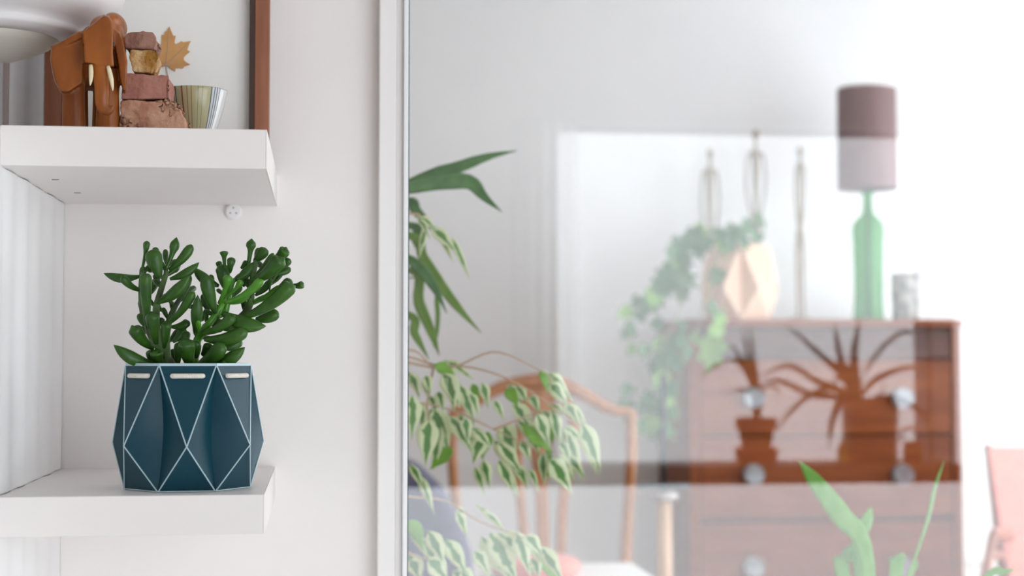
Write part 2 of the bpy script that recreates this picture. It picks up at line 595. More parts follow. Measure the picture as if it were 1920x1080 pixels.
G().box((X_CAS + 0.012, 1.63, 0.0), (2.75, YB + 0.10, 0.10)).build('bottom_rail', 'frame', win)
G().box((P(764, 600, 1.6).x, YG - 0.003, 0.10), (2.70, YG + 0.003, 2.07)).build('pane', 'glass', win)


def wall_with_openings(name, axis, at, th, lo, hi, openings, material):
    """upright wall of thickness th; openings = (a0, a1, z0, z1), sorted, not overlapping in a"""
    g = G()

    def bx(a0, a1, z0, z1):
        if a1 - a0 < 1e-4 or z1 - z0 < 1e-4: return
        if axis == 'x': g.box((a0, at, z0), (a1, at + th, z1))
        else: g.box((at, a0, z0), (at + th, a1, z1))
    cur = lo
    for a0, a1, z0, z1 in openings:
        bx(cur, a0, 0, ZC)
        bx(a0, a1, 0, z0)
        bx(a0, a1, z1, ZC)
        cur = a1
    bx(cur, hi, 0, ZC)
    struct(name, g, material)


def V(px, py, Yr):
    """a point at real depth Yr on the camera's side, whose image in the interior glass stands at a pixel"""
    q = P(px, py, 2 * YG - Yr)
    return Vector((q.x, Yr, q.z))


# window wall on the camera's side, seen as a reflection in the interior glass
wx0, wx1 = V(1045, 600, YR).x, V(1745, 600, YR).x
wz1 = V(1400, 240, YR).z
zsill = V(1400, 868, -0.9).z
wb0, wb1 = V(700, 600, YR).x, V(1800, 600, YR).x
wm = V(1790, 600, YR).x
zlow = zsill - 0.052
# (x0, x1, z0, z1, frame on the left side, frame on the right side)
OPEN = [(wb0, wx0, 0.1, zlow, 1, 0), (wx0, wx1, 0.1, wz1, 0, 0), (wx1, wm, 0.1, zlow, 0, 0), (wm, 2.9, 0.1, wz1, 0, 1)]
wall_with_openings('wall_rear', 'x', YR - 0.1, 0.1, XW, XR, [o[:4] for o in OPEN], 'wall')
for i, (a0, a1, z0, z1, fl_, fr_) in enumerate(OPEN):
    wn = empty('window_%d' % (i + 2), ((a0 + a1) / 2, YR - 0.05, z0), None, None)
    wn['kind'] = 'structure'
    t = 0.012
    for aa, bb, on in (((a0, z0), (a0 + t, z1), fl_), ((a1 - t, z0), (a1, z1), fr_), ((a0, z0), (a1, z0 + t), 1), ((a0, z1 - t), (a1, z1), 1)):
        if on: G().box((aa[0], YR - 0.08, aa[1]), (bb[0], YR - 0.03, bb[1])).build('window_frame', 'blackframe', wn)
    G().box((a0 + t * fl_, YR - 0.058, z0 + t), (a1 - t * fr_, YR - 0.052, z1 - t)).build('pane', 'oglass', wn)
    if i == 1:                             # dark lining added over the sky-lit upper reveal to keep its reflection dark
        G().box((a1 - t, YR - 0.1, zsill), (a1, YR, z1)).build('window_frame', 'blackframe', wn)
    portal('window_rear_%d_offscreen' % (i + 1), ((a0 + a1) / 2, YR - 0.11, (z0 + z1) / 2), (R(90), 0, 0), a1 - a0, z1 - z0)
sill = struct('trim_sill', G().box((wb0, YR, zlow), (V(1800, 600, -0.8).x, YR + 0.20, zsill)), 'blackframe', bevel=0.004)

# side wall of the far room with its unseen window, made large to light the room
WY0, WY1, WZ0, WZ1 = 2.1, 5.3, 0.15, 2.35
wall_with_openings('wall_right', 'y', XR, 0.1, YR, YF, [(WY0, WY1, WZ0, WZ1)], 'wall2')
wn = empty('window_6', (XR + 0.05, (WY0 + WY1) / 2, WZ0), None, None)
wn['kind'] = 'structure'
for a, b in (((WY0, WZ0), (WY0 + 0.05, WZ1)), ((WY1 - 0.05, WZ0), (WY1, WZ1)), ((WY0, WZ0), (WY1, WZ0 + 0.05)), ((WY0, WZ1 - 0.05), (WY1, WZ1)),
             ((3.95, WZ0), (4.0, WZ1))):
    G().box((XR + 0.03, a[0], a[1]), (XR + 0.08, b[0], b[1])).build('window_frame', 'whitewood', wn)
G().box((XR + 0.05, WY0 + 0.05, WZ0 + 0.05), (XR + 0.056, WY1 - 0.05, WZ1 - 0.05)).build('pane', 'oglass', wn)
portal('window_right_offscreen', (XR + 0.11, (WY0 + WY1) / 2, (WZ0 + WZ1) / 2), (0, R(90), 0), WZ1 - WZ0, WY1 - WY0)
struct('wall_left', G().box((XW - 0.1, YR, 0), (XW, YF, ZC)), 'wall')
struct('baseboard_far', G().box((XW, YF - 0.018, 0), (XR, YF, 0.12)), 'white', bevel=0.003)

# ------------------------------------------------------------------ shelves
def shelf(z0, z1, label):
    s = empty('floating_shelf', ((XL + XSR) / 2, YS, z0), label, 'shelf', 'white shelves on the alcove wall')
    G().box((XL, YS, z0), (XSR - 0.0008, YB, z1)).build('board', 'shelf', s, bevel=0.0008)
    G().box((XSR - 0.0008, YS, z0), (XSR, YB, z1)).build('edge_band', 'shelf', s)
    return s


s1 = shelf(ZUb, ZU, 'thick white floating shelf carrying the wooden elephant, stones and bowl')
s2 = shelf(ZLob, ZLo, 'thick white floating shelf carrying the teal potted succulent')
for px, py in ((104, 338), (145, 362)):
    Yd = YS + (YB - YS) * ((py - 316) / (381 - 316)) * 0.93
    q = P(px, py, Yd)
    G().box((q.x - 0.003, Yd - 0.0015, ZUb - 0.0004), (q.x + 0.003, Yd + 0.0015, ZUb + 0.001)).build('screw_slot', 'slot', s1)
c = P(438, 397, YB)
wp = empty('cable_plug', (c.x, YB - 0.006, c.z - 0.008), 'small round clear plastic plug on the wall under the upper shelf', 'wall plug')
g = G()
g.tube([c + Vector((0, 0, 0)), c + Vector((0, -0.004, 0)), c + Vector((0, -0.006, 0))], [0.0085, 0.0085, 0.0065], 20)
g.build('disc', 'lampw', wp, smooth=False)
for dx, dz in ((0, 0.0035), (-0.003, -0.002), (0.003, -0.002)):
    G().tube([c + Vector((dx, -0.0058, dz)), c + Vector((dx, -0.0064, dz))], 0.0011, 8).build('pin_hole', 'grey', wp)

# ------------------------------------------------------------------ folded planter
def folded_planter(parent, C, Rt, Rm, Rv, H, hm, phi0, mp, mc, cord_mat, N=7, cr=0.0008):
    """teal/peach folded pot with N tabs; parts under `parent` (which may itself be a part)"""
    C = Vector(C)

    def pt(r, a, z):
        return C + Vector((r * math.sin(a), -r * math.cos(a), z))
    st = 2 * math.pi / N
    h = st / 2 * 0.985
    edges = []
    for k in range(N):
        a = phi0 + k * st
        T0, T1 = pt(Rt, a - h, H), pt(Rt, a + h, H)
        B0, B1 = pt(Rt, a - h, 0), pt(Rt, a + h, 0)
        Mk = pt(Rm, a, hm)
        out = (pt(1, a, 0) - C).normalized()
        th = -out * 0.0012

        def panel(poly, name):
            g = G()
            g.prism(poly, [p + th for p in poly])
            g.build(name, mp, parent)
        panel([T0, T1, Mk], 'upper_panel')
        panel([B1, B0, Mk], 'lower_panel')
        for sgn, T, B in ((-1, T0, B0), (1, T1, B1)):
            vs = []
            aa = a + sgn * st / 2
            for i in range(9):
                t = i / 8
                r = Rt + (Rv - Rt) * (1 - abs(2 * t - 1) ** 1.6)
                q = pt(r, aa, H * (1 - t))
                if i == 0: q = T
                if i == 8: q = B
                vs.append(q)
            g = G()
            n = len(vs)
            # two rows between the ridge M and the valley so that the fold looks rounded
            row = []
            for t, q in zip([i / 8 for i in range(9)], vs):
                e = T.lerp(Mk, min(1, (1 - (1 - t)) * H / (H - hm))) if t * H < H - hm else B.lerp(Mk, max(0, (1 - t) * H / hm))
                mid = e.lerp(q, 0.55) + out * 0.0016 * math.sin(math.pi * t) * (Rt / 0.0545)
                row.append((e, mid, q))
            vv, ff = [], []
            for tri in row: vv += list(tri)
            for i in range(n - 1):
                for j in range(2):
                    ff.append((i * 3 + j, i * 3 + j + 1, i * 3 + j + 4, i * 3 + j + 3))
            m0 = len(vv)
            vv += [p + th for p in vv]
            ff += [tuple(m0 + x for x in reversed(f)) for f in ff]
            g.add(vv, ff)
            g.build('valley_panel', mp, parent, smooth=True, fixn=False)
        for e0, e1 in ((T0, Mk), (T1, Mk), (B0, Mk), (B1, Mk), (B0, B1)):
            edges.append((e0, e1))
        ru = Vector((0, 0, 0.0022))
        g = G().prism([T0 + ru, T1 + ru, T1 - ru * 0.3, T0 - ru * 0.3], [p + th * 1.6 for p in (T0 + ru, T1 + ru, T1 - ru * 0.3, T0 - ru * 0.3)])
        g.build('rim_strip', mc, parent)
        if cord_mat:
            f0 = 0.85
            zc = H - (H - hm) * 0.125
            wv = 0.62
            e0, e1 = T0.lerp(Mk, 0.125), T1.lerp(Mk, 0.125)
            m_ = (e0 + e1) / 2
            p0, p1 = m_.lerp(e0, wv), m_.lerp(e1, wv)
            g = G().tube([p0 - out * 0.002, p0 + out * 0.0016, p0.lerp(p1, 0.1) + out * 0.0022, p0.lerp(p1, 0.5) + out * 0.0026,
                          p0.lerp(p1, 0.9) + out * 0.0022, p1 + out * 0.0016, p1 - out * 0.002], 0.0021 * Rt / 0.0545, 8)
            g.build('cord', cord_mat, parent, smooth=True)
    for e0, e1 in edges:
        ax = ((e0 + e1) / 2 - C)
        ax.z = 0
        ax.normalize()
        G().tube([e0 + ax * cr * 0.1, e1 + ax * cr * 0.1], cr, 6).build('crease', mc, parent)
    prof = [(Rt * 0.90, 0.001), (Rt * 0.93, H * 0.99), (Rt * 0.89, H * 0.99), (Rt * 0.86, H * 0.9)]
    g = G().lathe([(Rt * 0.84, 0.0008), (Rt * 0.84, H * 0.95), (Rt * 0.80, H * 0.95), (Rt * 0.80, H * 0.86)], C, 28)
    g.build('liner', 'soil', parent, smooth=False)


def part_empty(name, loc, parent):
    o = bpy.data.objects.new(name, None)
    o.empty_display_size = 0.03
    COL.objects.link(o)
    o.parent = parent
    o.location = Vector(loc) - WLOC[parent.name]
    WLOC[o.name] = Vector(loc)
    return o


PC = P(353.5, 800, 1.378)
PC.z = ZLo
Hpot = P(364, 688, 1.33).z - ZLo
suc = empty('potted_succulent', PC, 'finger-leaved green jade succulent in a teal folded pot on the shelf', 'potted plant')
pot = part_empty('pot', PC, suc)
pot['label'] = 'teal folded plastic pot with white creases and cord'
folded_planter(pot, PC + Vector((0, 0, 0.0008)), 0.0545, 0.0668, 0.046, Hpot, P(364, 840, 1.312).z - ZLo, R(3.5), M['teal'], M['crease'], M['cord'], cr=0.00058)

# leaves, read from a close view of the photograph: base, tip, width, depth offset (cm), kind, colour
SUC = [
    (345, 365, 60, 342, 62, 1, 'p', 2), (360, 480, 205, 375, 52, 0, 'c', 2), (355, 330, 398, 90, 44, 0, 's', 1), (385, 320, 472, 140, 44, 1, 's', 2),
    (497, 370, 438, 158, 108, -1, 'f', 1), (545, 310, 628, 62, 62, 0, 'sp', 1), (568, 315, 748, 120, 66, 0, 'f', 1), (575, 388, 803, 258, 62, 0, 'p', 1),
    (480, 572, 730, 360, 82, -1, 'p', 1), (400, 770, 385, 345, 78, -1, 'c', 2), (470, 890, 435, 660, 82, -2, 'c', 2), (445, 925, 295, 765, 86, -1, 'c', 2),
    (470, 1055, 138, 900, 84, -2, 'p', 2), (400, 770, 335, 655, 48, 0, 'f', 2), (362, 640, 350, 550, 44, 1, 'f', 2), (558, 740, 752, 490, 62, -1, 'c', 2),
    (612, 600, 738, 360, 42, 1, 'f', 1), (585, 760, 730, 718, 56, 0, 'f', 2), (530, 920, 548, 730, 66, -2, 'c', 2), (600, 880, 690, 765, 56, 0, 'f', 2),
    (490, 420, 465, 345, 46, 1, 'f', 2), (620, 330, 618, 238, 74, 2, 'f', 2), (545, 270, 540, 155, 38, 1, 'f', 2), (480, 740, 522, 690, 40, 1, 'f', 2),
    (560, 880, 640, 780, 44, 1, 'f', 2), (430, 500, 470, 380, 50, 2, 'f', 2), (410, 330, 440, 300, 40, 1, 'f', 2),
    (775, 810, 792, 512, 76, -1, 'p', 1), (640, 1060, 640, 880, 56, 0, 'f', 2), (730, 1065, 700, 870, 108, -3, 'c', 2), (690, 900, 690, 790, 76, 0, 'f', 2),
    (785, 1000, 780, 870, 64, -1, 'f', 2), (800, 710, 855, 645, 56, 1, 'f', 2), (930, 655, 852, 355, 88, -1, 'f', 1), (905, 470, 895, 352, 42, 1, 'f', 2),
    (958, 442, 760, 298, 70, 1, 'p', 2), (700, 605, 860, 555, 44, 1, 'f', 2), (880, 650, 838, 500, 54, 1, 'f', 2),
    (958, 578, 1035, 358, 60, -1, 's', 3), (1000, 455, 988, 272, 90, 0, 'f', 1), (1002, 290, 997, 168, 54, 0, 's', 2), (968, 310, 955, 248, 42, 1, 'f', 2),
    (1045, 310, 1056, 218, 56, 1, 'f', 2), (1045, 340, 1048, 240, 42, 0, 'f', 1), (1000, 572, 1290, 392, 58, -1, 'c', 3), (1000, 535, 1135, 397, 44, -1, 's', 3),
    (1040, 580, 1205, 508, 34, 0, 'f', 3), (1088, 395, 1242, 250, 68, 0, 'p', 2), (1150, 445, 1166, 352, 50, 1, 'f', 2), (1190, 255, 1212, 72, 64, 0, 'sp', 1),
    (1232, 245, 1322, 145, 78, 0, 'f', 1), (1250, 295, 1278, 192, 42, 0, 's', 1), (1128, 305, 1180, 245, 44, 1, 'f', 2), (1212, 385, 1382, 185, 48, 1, 'f', 1),
    (1215, 405, 1440, 225, 104, -1, 'c', 1), (1380, 232, 1478, 158, 76, 0, 'c', 1), (1430, 295, 1510, 228, 54, 0, 'f', 2), (1375, 345, 1515, 300, 50, 0, 'f', 2),
    (1365, 430, 1460, 300, 42, 1, 'f', 2), (1240, 515, 1362, 395, 50, 0, 'f', 1), (1228, 562, 1440, 440, 54, 0, 'f', 3), (1168, 680, 1525, 425, 106, -2, 'c', 1),
    (1528, 432, 1612, 428, 50, 0, 'c', 2), (1400, 470, 1520, 390, 70, 0, 'f', 2), (1245, 700, 1420, 640, 84, 0, 'f', 1), (985, 650, 1325, 755, 104, -2, 'p', 1),
    (828, 812, 1068, 675, 74, -2, 'c', 1), (845, 855, 1180, 785, 96, -2, 'f', 1), (1000, 930, 1120, 850, 88, 1, 'f', 1), (950, 760, 1120, 742, 60, 1, 'f', 2),
    (788, 1060, 995, 890, 104, -2, 'f', 1), (898, 1055, 1160, 918, 88, -2, 'p', 1), (825, 980, 890, 890, 72, 0, 'f', 2), (1205, 530, 1218, 465, 34, -1, 's', 1),
    (1352, 480, 1358, 385, 28, -1, 's', 1), (800, 790, 800, 712, 36, -2, 'f', 3), (450, 1050, 440, 935, 88, -1, 'f', 2), (505, 1060, 470, 950, 80, -2, 'c', 2),
    (620, 1050, 600, 930, 60, 1, 'f', 2), (1310, 385, 1440, 300, 46, 1, 'f', 1), (1330, 300, 1250, 245, 40, 2, 'f', 2), (1290, 370, 1390, 330, 44, 2, 'f', 2), (950, 1060, 1010, 1040, 60, -2, 'f', 2),
    (690, 470, 720, 350, 48, 2, 'f', 2), (520, 640, 460, 560, 40, 2, 'f', 2), (880, 780, 990, 760, 50, 2, 'f', 2), (660, 820, 700, 700, 44, 2, 'f', 2),
]
PROF = {'p': [(0, .30), (.15, .55), (.4, .95), (.6, 1), (.8, .72), (.93, .32), (1, .04)],
        'f': [(0, .30), (.2, .60), (.5, .90), (.75, 1), (.9, .82), (.97, .5), (1, .12)],
        'c': [(0, .34), (.2, .55), (.5, .78), (.75, .96), (.9, 1.02), (.96, .92), (.985, .72), (1, .5)],
        's': [(0, .38), (.3, .42), (.62, .55), (.8, .95), (.9, 1.05), (.97, .75), (1, .2)],
        'sp': [(0, .40), (.3, .45), (.52, .55), (.7, 1.05), (.82, .95), (.93, .45), (1, .05)]}
TS = [0, .06, .14, .24, .35, .46, .57, .67, .76, .84, .90, .95, .98, 1.0]
for i, (bx, by, tx, ty, wd, dz, kind, cl) in enumerate(SUC):
    Y0 = 1.378 + dz * 0.009 + random.uniform(-.003, .003)
    Yt = Y0 + (dz * 0.006 if kind != 'c' else -0.012) + random.uniform(-.006, .006)
    s = 400 / 1662
    b, t = zz(bx, by, 180, 430, s, Y0), zz(tx, ty, 180, 430, s, Yt)
    wr = wd * s / F * 1.378 / 2 * 1.22
    L = (t - b).length
    d = (t - b).normalized()
    bend = Vector((0, 0, -1)) + d * d.z
    bend = bend * min(L * 0.10, 0.004)
    pts, rad = [], []
    for q in TS:
        pts.append(b.lerp(t, q) + bend * math.sin(math.pi * q))
        rad.append(max(interp(PROF[kind], q) * wr, 0.0003))
    if kind == 'c':                                   # sunken cup at the end of the finger
        pts += [pts[-1] - d * 0.0006, pts[-1] - d * 0.0016]
        rad += [wr * 0.38, wr * 0.1]
    g = G().tube(pts, rad, 12, flat=0.72 if kind in 'pf' else 0.85, up=(0.15 * random.uniform(-1, 1), -1, 0.25))
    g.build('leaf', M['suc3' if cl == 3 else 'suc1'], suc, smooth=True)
STEMS = [[(600, 1075, 0), (545, 990, 0), (490, 920, 0), (440, 850, 0), (405, 770, 0), (362, 640, 1), (350, 480, 1), (356, 370, 0), (357, 310, 0)],
         [(545, 1000, 0), (490, 880, 0), (468, 740, 1), (470, 620, 0), (480, 560, 0), (520, 430, 0), (545, 350, 0), (545, 310, 0)],
         [(560, 1075, 0), (545, 900, 0), (560, 750, 1), (612, 610, 1), (700, 470, 2)], [(545, 360, 0), (500, 380, 0)], [(560, 540, 1), (612, 600, 1)],
         [(760, 1080, 0), (775, 930, 0), (800, 840, 0), (860, 760, -1), (930, 670, -1), (975, 600, -1), (1010, 480, 0), (1000, 380, 0)],
         [(930, 670, -1), (1000, 640, 0), (1020, 580, 0), (1060, 420, 0), (1090, 390, 0)],
         [(900, 720, 1), (1040, 740, 1), (1150, 670, 1), (1200, 580, 0), (1212, 480, 0), (1215, 390, 0), (1240, 290, 0), (1240, 240, 0)],
         [(1212, 480, 0), (1280, 470, 0), (1370, 400, 0), (1420, 320, 0)], [(1200, 580, 0), (1300, 540, 0), (1440, 450, 0), (1530, 432, 0)],
         [(1215, 390, 0), (1300, 350, 0), (1380, 300, 0)], [(800, 840, 0), (770, 800, 0), (760, 720, 0)], [(640, 1080, 0), (640, 950, 1), (660, 820, 1)], [(800, 840, 0), (900, 850, 1), (1000, 920, 1)]]
for i, st in enumerate(STEMS):
    pts = curve([zz(x, y, 180, 430, 400 / 1662, 1.378 + d * 0.008) for x, y, d in st], 16)
    n = len(pts)
    r0 = 0.0042 if len(st) > 4 else 0.0022
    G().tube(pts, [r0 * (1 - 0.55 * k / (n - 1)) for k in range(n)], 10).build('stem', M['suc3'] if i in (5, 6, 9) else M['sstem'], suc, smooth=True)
# short leaves at the back of the branches
for st in STEMS[:3] + STEMS[5:8]:
    cv = curve([zz(x, y, 180, 430, 400 / 1662, 1.378 + d * 0.008) for x, y, d in st], 16)
    for i in range(5, 16, 2):
        d = Vector((random.uniform(-1, 1), random.uniform(0.3, 1), random.uniform(0.2, 1.1))).normalized()
        L = random.uniform(0.012, 0.020)
        wr = random.uniform(0.0022, 0.0034)
        G().tube([cv[i] + d * L * q for q in TS], [max(interp(PROF['f'], q) * wr, 0.0003) for q in TS], 10, flat=0.75, up=(0.3, -1, 0.2)).build('leaf', 'suc1', suc, smooth=True)
SUCTOP = PC + Vector((0, 0, Hpot * 0.86))

# ------------------------------------------------------------------ carved elephant
def E(zx, zy, dy):
    return P(80 + zx * 180 / 810, 10 + zy * 180 / 810, 1.345 + dy)


def eprism(poly, d0, d1, shrink=1.0):
    fr = [E(x, y, d0) for x, y in poly]
    cx = sum(p[0] for p in poly) / len(poly)
    cy = sum(p[1] for p in poly) / len(poly)
    bk = [E(cx + (x - cx) * shrink, cy + (y - cy) * shrink, d1) for x, y in poly]
    for v in fr + bk: v.z = max(v.z, ZU + 0.0008)
    return fr, bk


def remesh(parts, name, material, parent, voxel, smooth_it=4, dec=None):
    g = G()
    for p in parts: p(g)
    o = g.build('tmp', M['white'])
    md = o.modifiers.new('r', 'REMESH')
    md.mode = 'VOXEL'
    md.voxel_size = voxel
    if smooth_it:
        ms = o.modifiers.new('s', 'SMOOTH')
        ms.iterations = smooth_it
        ms.factor = 0.5
    if dec:
        mdd = o.modifiers.new('d', 'DECIMATE')
        mdd.ratio = dec
    dg = bpy.context.evaluated_depsgraph_get()
    me = bpy.data.meshes.new_from_object(o.evaluated_get(dg))
    loc = o.location.copy()
    bpy.data.objects.remove(o)
    me.name = name
    me.materials.clear()
    me.materials.append(material)
    me.polygons.foreach_set('use_smooth', [True] * len(me.polygons))
    ob = bpy.data.objects.new(name, me)
    COL.objects.link(ob)
    if parent:
        ob.parent = parent
        ob.location = loc - WLOC[parent.name]
    else: ob.location = loc
    WLOC[ob.name] = loc
    return ob


def pz(poly, d0, d1, sh=1.0):
    fr, bk = eprism(poly, d0, d1, sh)
    return lambda g: g.prism(fr, bk)


def ell(x, y, d, rx, ry, rd):
    k = 180 / 810 / F * 1.36
    return lambda g: g.ellipsoid(E(x, y, d), (rx * k, rd, ry * k), 20, 14)


EB = E(400, 1100, 0.05)
el = empty('elephant_figure', (EB.x, EB.y, ZU), 'carved brown wooden elephant with ivory-coloured tusks on the upper shelf', 'figurine')
fl = lambda x, y0, y1, w0, w1: [(x - w0, y0), (x + w0, y0), (x + w1, y1), (x - w1, y1)]
def pf(poly, d0, d1, sh):
    """like pz, but the front face is the smaller one, so that its edges are chamfered"""
    cx = sum(p[0] for p in poly) / len(poly)
    cy = sum(p[1] for p in poly) / len(poly)
    fr = [E(cx + (x - cx) * sh, cy + (y - cy) * sh, d0) for x, y in poly]
    bk = [E(x, y, d1) for x, y in poly]
    for v in fr + bk: v.z = max(v.z, ZU + 0.0008)
    return lambda g: g.prism(fr, bk)


def tb(pts, rad, flat=0.7):
    k = 180 / 810 / F * 1.35
    return lambda g: g.tube(curve([E(x, y, d) for x, y, d in pts], 14), [interp(rad, i / 14) * k for i in range(15)], 14, flat=flat, up=(0, 1, 0))


FACE = [(330, 222), (430, 148), (515, 76), (555, 84), (588, 130), (600, 230), (596, 400), (606, 522), (545, 520), (430, 502), (348, 490), (340, 350)]
EAR = [(335, 225), (200, 296), (72, 345), (60, 450), (78, 560), (100, 650), (150, 738), (215, 745), (345, 660), (350, 400)]
parts = [
    pf(FACE, -0.005, 0.024, 0.95),
    tb([(486, 430, 0.002), (490, 560, -0.001), (498, 720, -0.003), (505, 850, -0.002), (560, 885, -0.002), (596, 850, -0.004)], [(0, 72), (.3, 62), (.6, 55), (.78, 48), (.9, 30), (1, 14)], 0.6),
    pf(EAR, 0.010, 0.034, 0.93),
    tb([(330, 245, 0.008), (200, 312, 0.010), (78, 365, 0.014)], [(0, 30), (1, 24)], 0.8),
    pf([(592, 170), (650, 215), (680, 300), (716, 470), (712, 620), (702, 748), (680, 742), (655, 640), (640, 520), (600, 300)], 0.012, 0.032, 0.9),
    ell(610, 178, 0.055, 98, 102, 0.032), ell(520, 210, 0.035, 120, 120, 0.022), ell(640, 360, 0.04, 60, 200, 0.02),
    ell(400, 470, 0.065, 255, 250, 0.045), ell(330, 480, 0.07, 190, 220, 0.045), ell(480, 420, 0.09, 200, 260, 0.045),
    tb([(262, 540, 0.036), (258, 760, 0.034), (262, 1085, 0.034)], [(0, 105), (.5, 92), (1, 100)], 0.75), tb([(560, 540, 0.034), (552, 760, 0.032), (548, 1090, 0.032)], [(0, 100), (.5, 92), (1, 104)], 0.75),
    pz(fl(320, 560, 1090, 60, 66), 0.085, 0.115), pz(fl(500, 560, 1090, 70, 86), 0.085, 0.115),
]


remesh(parts, 'body', M['eleph'], el, 0.0009, 3)
for (x0, y0, x1, y1, w0) in ((406, 505, 400, 678, 19), (552, 515, 592, 722, 19)):
    k = 180 / 810 / F * 1.34
    pts = [E(x0 + (x1 - x0) * t + 6 * math.sin(math.pi * t) * (1 if x0 > 500 else 1), y0 + (y1 - y0) * t, -0.005 - 0.005 * t) for t in (0, .15, .35, .55, .75, .9, 1)]
    G().tube(pts, [w0 * k * q for q in (.8, .95, 1, .95, .75, .45, .12)], 12).build('tusk', 'tusk', el, smooth=True)
for x, y, sgn in ((352, 330, -1), (597, 330, 1)):
    G().ellipsoid(E(x, y, 0.000), (0.0012, 0.0016, 0.0022), 10, 8).build('eye', 'black', el, smooth=True)

# ------------------------------------------------------------------ stacked stones
def stone(name, label, poly, d0, d1, material, amp, seed, bev=0.003):
    """poly in close-view pixels; a lump with worn edges"""
    k = 220 / 1131
    fr = [P(220 + x * k, 40 + y * k, d0) for x, y in poly]
    cx = sum(p[0] for p in poly) / len(poly)
    cy = sum(p[1] for p in poly) / len(poly)
    bk = [P(220 + (cx + (x - cx) * 1.0) * k, 40 + (cy + (y - cy) * 1.0) * k, d0) + Vector((0, d1 - d0, 0)) for x, y in poly]
    for v in fr + bk: v.z = max(v.z, ZU + 0.0005)
    g = G().prism(fr, bk)
    o = g.build('tmp', M['white'])
    rm = o.modifiers.new('r', 'REMESH')
    rm.mode = 'VOXEL'
    rm.voxel_size = 0.001
    sm = o.modifiers.new('s', 'SMOOTH')
    sm.iterations = max(2, int(bev * 3000))
    sm.factor = 0.5
    dg = bpy.context.evaluated_depsgraph_get()
    me = bpy.data.meshes.new_from_object(o.evaluated_get(dg))
    loc = o.location.copy()
    bpy.data.objects.remove(o)
    sv = Vector((seed * 3.1, seed * 1.7, seed))
    for v in me.vertices:
        n = v.co.copy()
        a = noise.noise(n * 38 + sv) * amp + (0.5 - abs(noise.noise(n * 70 + sv))) * amp * 0.5 + noise.noise(n * 230 + sv) * amp * 0.28 - amp * 0.1
        v.co += v.normal * (a - amp * 0.3)
        v.co.z = max(v.co.z, 0.0002)
    me.materials.clear()
    me.materials.append(M[material])
    me.polygons.foreach_set('use_smooth', [True] * len(me.polygons))
    me.name = name
    ob = bpy.data.objects.new(name, me)
    ob.location = loc
    COL.objects.link(ob)
    WLOC[ob.name] = loc
    tag(ob, label, 'stone', 'stones stacked on the upper shelf')


stone('stone', 'large rough pinkish sandstone at the bottom of the stack beside the elephant',
      [(20, 1140), (20, 900), (40, 770), (200, 760), (480, 762), (560, 790), (610, 850), (640, 930), (650, 1010), (648, 1140)], 1.372, 1.425, 'stone1', 0.0044, 1, 0.002)
stone('stone', 'brick-shaped red stone lying on the large sandstone',
      [(30, 752), (60, 560), (90, 495), (160, 497), (350, 512), (490, 520), (500, 560), (497, 752)], 1.376, 1.424, 'stone2', 0.0017, 2, 0.0008)
stone('stone', 'ochre yellow stone second from the top of the stack',
      [(140, 488), (110, 340), (130, 275), (300, 268), (370, 280), (398, 345), (360, 440), (325, 500), (220, 498)], 1.380, 1.420, 'stone3', 0.0022, 3, 0.0015)
stone('stone', 'small flat dark red stone on top of the stack',
      [(68, 258), (64, 160), (100, 112), (240, 98), (340, 104), (370, 150), (382, 205), (355, 262), (200, 258)], 1.378, 1.420, 'stone4', 0.0019, 5, 0.0008)

# ------------------------------------------------------------------ striped bowl
BC = P(366, 240, 1.468)
k = 1.468 / F
rim = 58.5 * k
zr = P(366, 171, 1.468).z
hb = zr - ZU
g = G().lathe([(rim * a, hb * b) for a, b in ((.40, 0), (.41, .035), (.47, .08), (.55, .2), (.67, .39), (.80, .58), (.90, .76), (.97, .92), (1.0, .985), (.985, 1), (.955, .98), (.86, .75), (.7, .48), (.35, .2), (.01, .17))], (BC.x, 1.468, ZU + 0.0005), 64)
bo = g.build('bowl', 'bowl', smooth=True, origin=(BC.x, 1.468, ZU + 0.0005))
tag(bo, 'small pale green ceramic bowl with thin upright stripes beside the stones', 'bowl')

# ------------------------------------------------------------------ framed leaf
YP = 1.578
x0, x1 = P(86, 200, YP).x, P(505, 200, YP).x
fr = empty('framed_leaf_picture', ((x0 + x1) / 2, YP, ZU), 'brown wooden frame with a pressed orange maple leaf standing on the shelf', 'picture frame')
zt = ZU + 0.42
bw = 0.0165
for name, a, b in (('frame_side', (x0, YP - 0.010, ZU + 0.0005), (x0 + bw, YP + 0.012, zt)), ('frame_side', (x1 - bw + 0.002, YP - 0.010, ZU + 0.0005), (x1, YP + 0.012, zt)),
                   ('frame_rail', (x0 + bw, YP - 0.010, ZU + 0.0005), (x1 - bw, YP + 0.012, ZU + 0.008)), ('frame_rail', (x0 + bw, YP - 0.010, zt - bw), (x1 - bw, YP + 0.012, zt))):
    G().box(a, b).build(name, 'fwood', fr, bevel=0.0008)
G().box((x0 + bw, YP - 0.009, ZU + 0.008), (x0 + bw + 0.0035, YP + 0.004, zt - bw)).build('inner_slip', 'fdark', fr)
G().box((x1 - bw - 0.0035, YP - 0.009, ZU + 0.008), (x1 - bw + 0.002, YP + 0.004, zt - bw)).build('inner_slip', 'fdark', fr)
board = G().box((x0 + bw, YP + 0.004, ZU + 0.008), (x1 - bw, YP + 0.009, zt - bw)).build('mat_board', 'mat_board', fr)
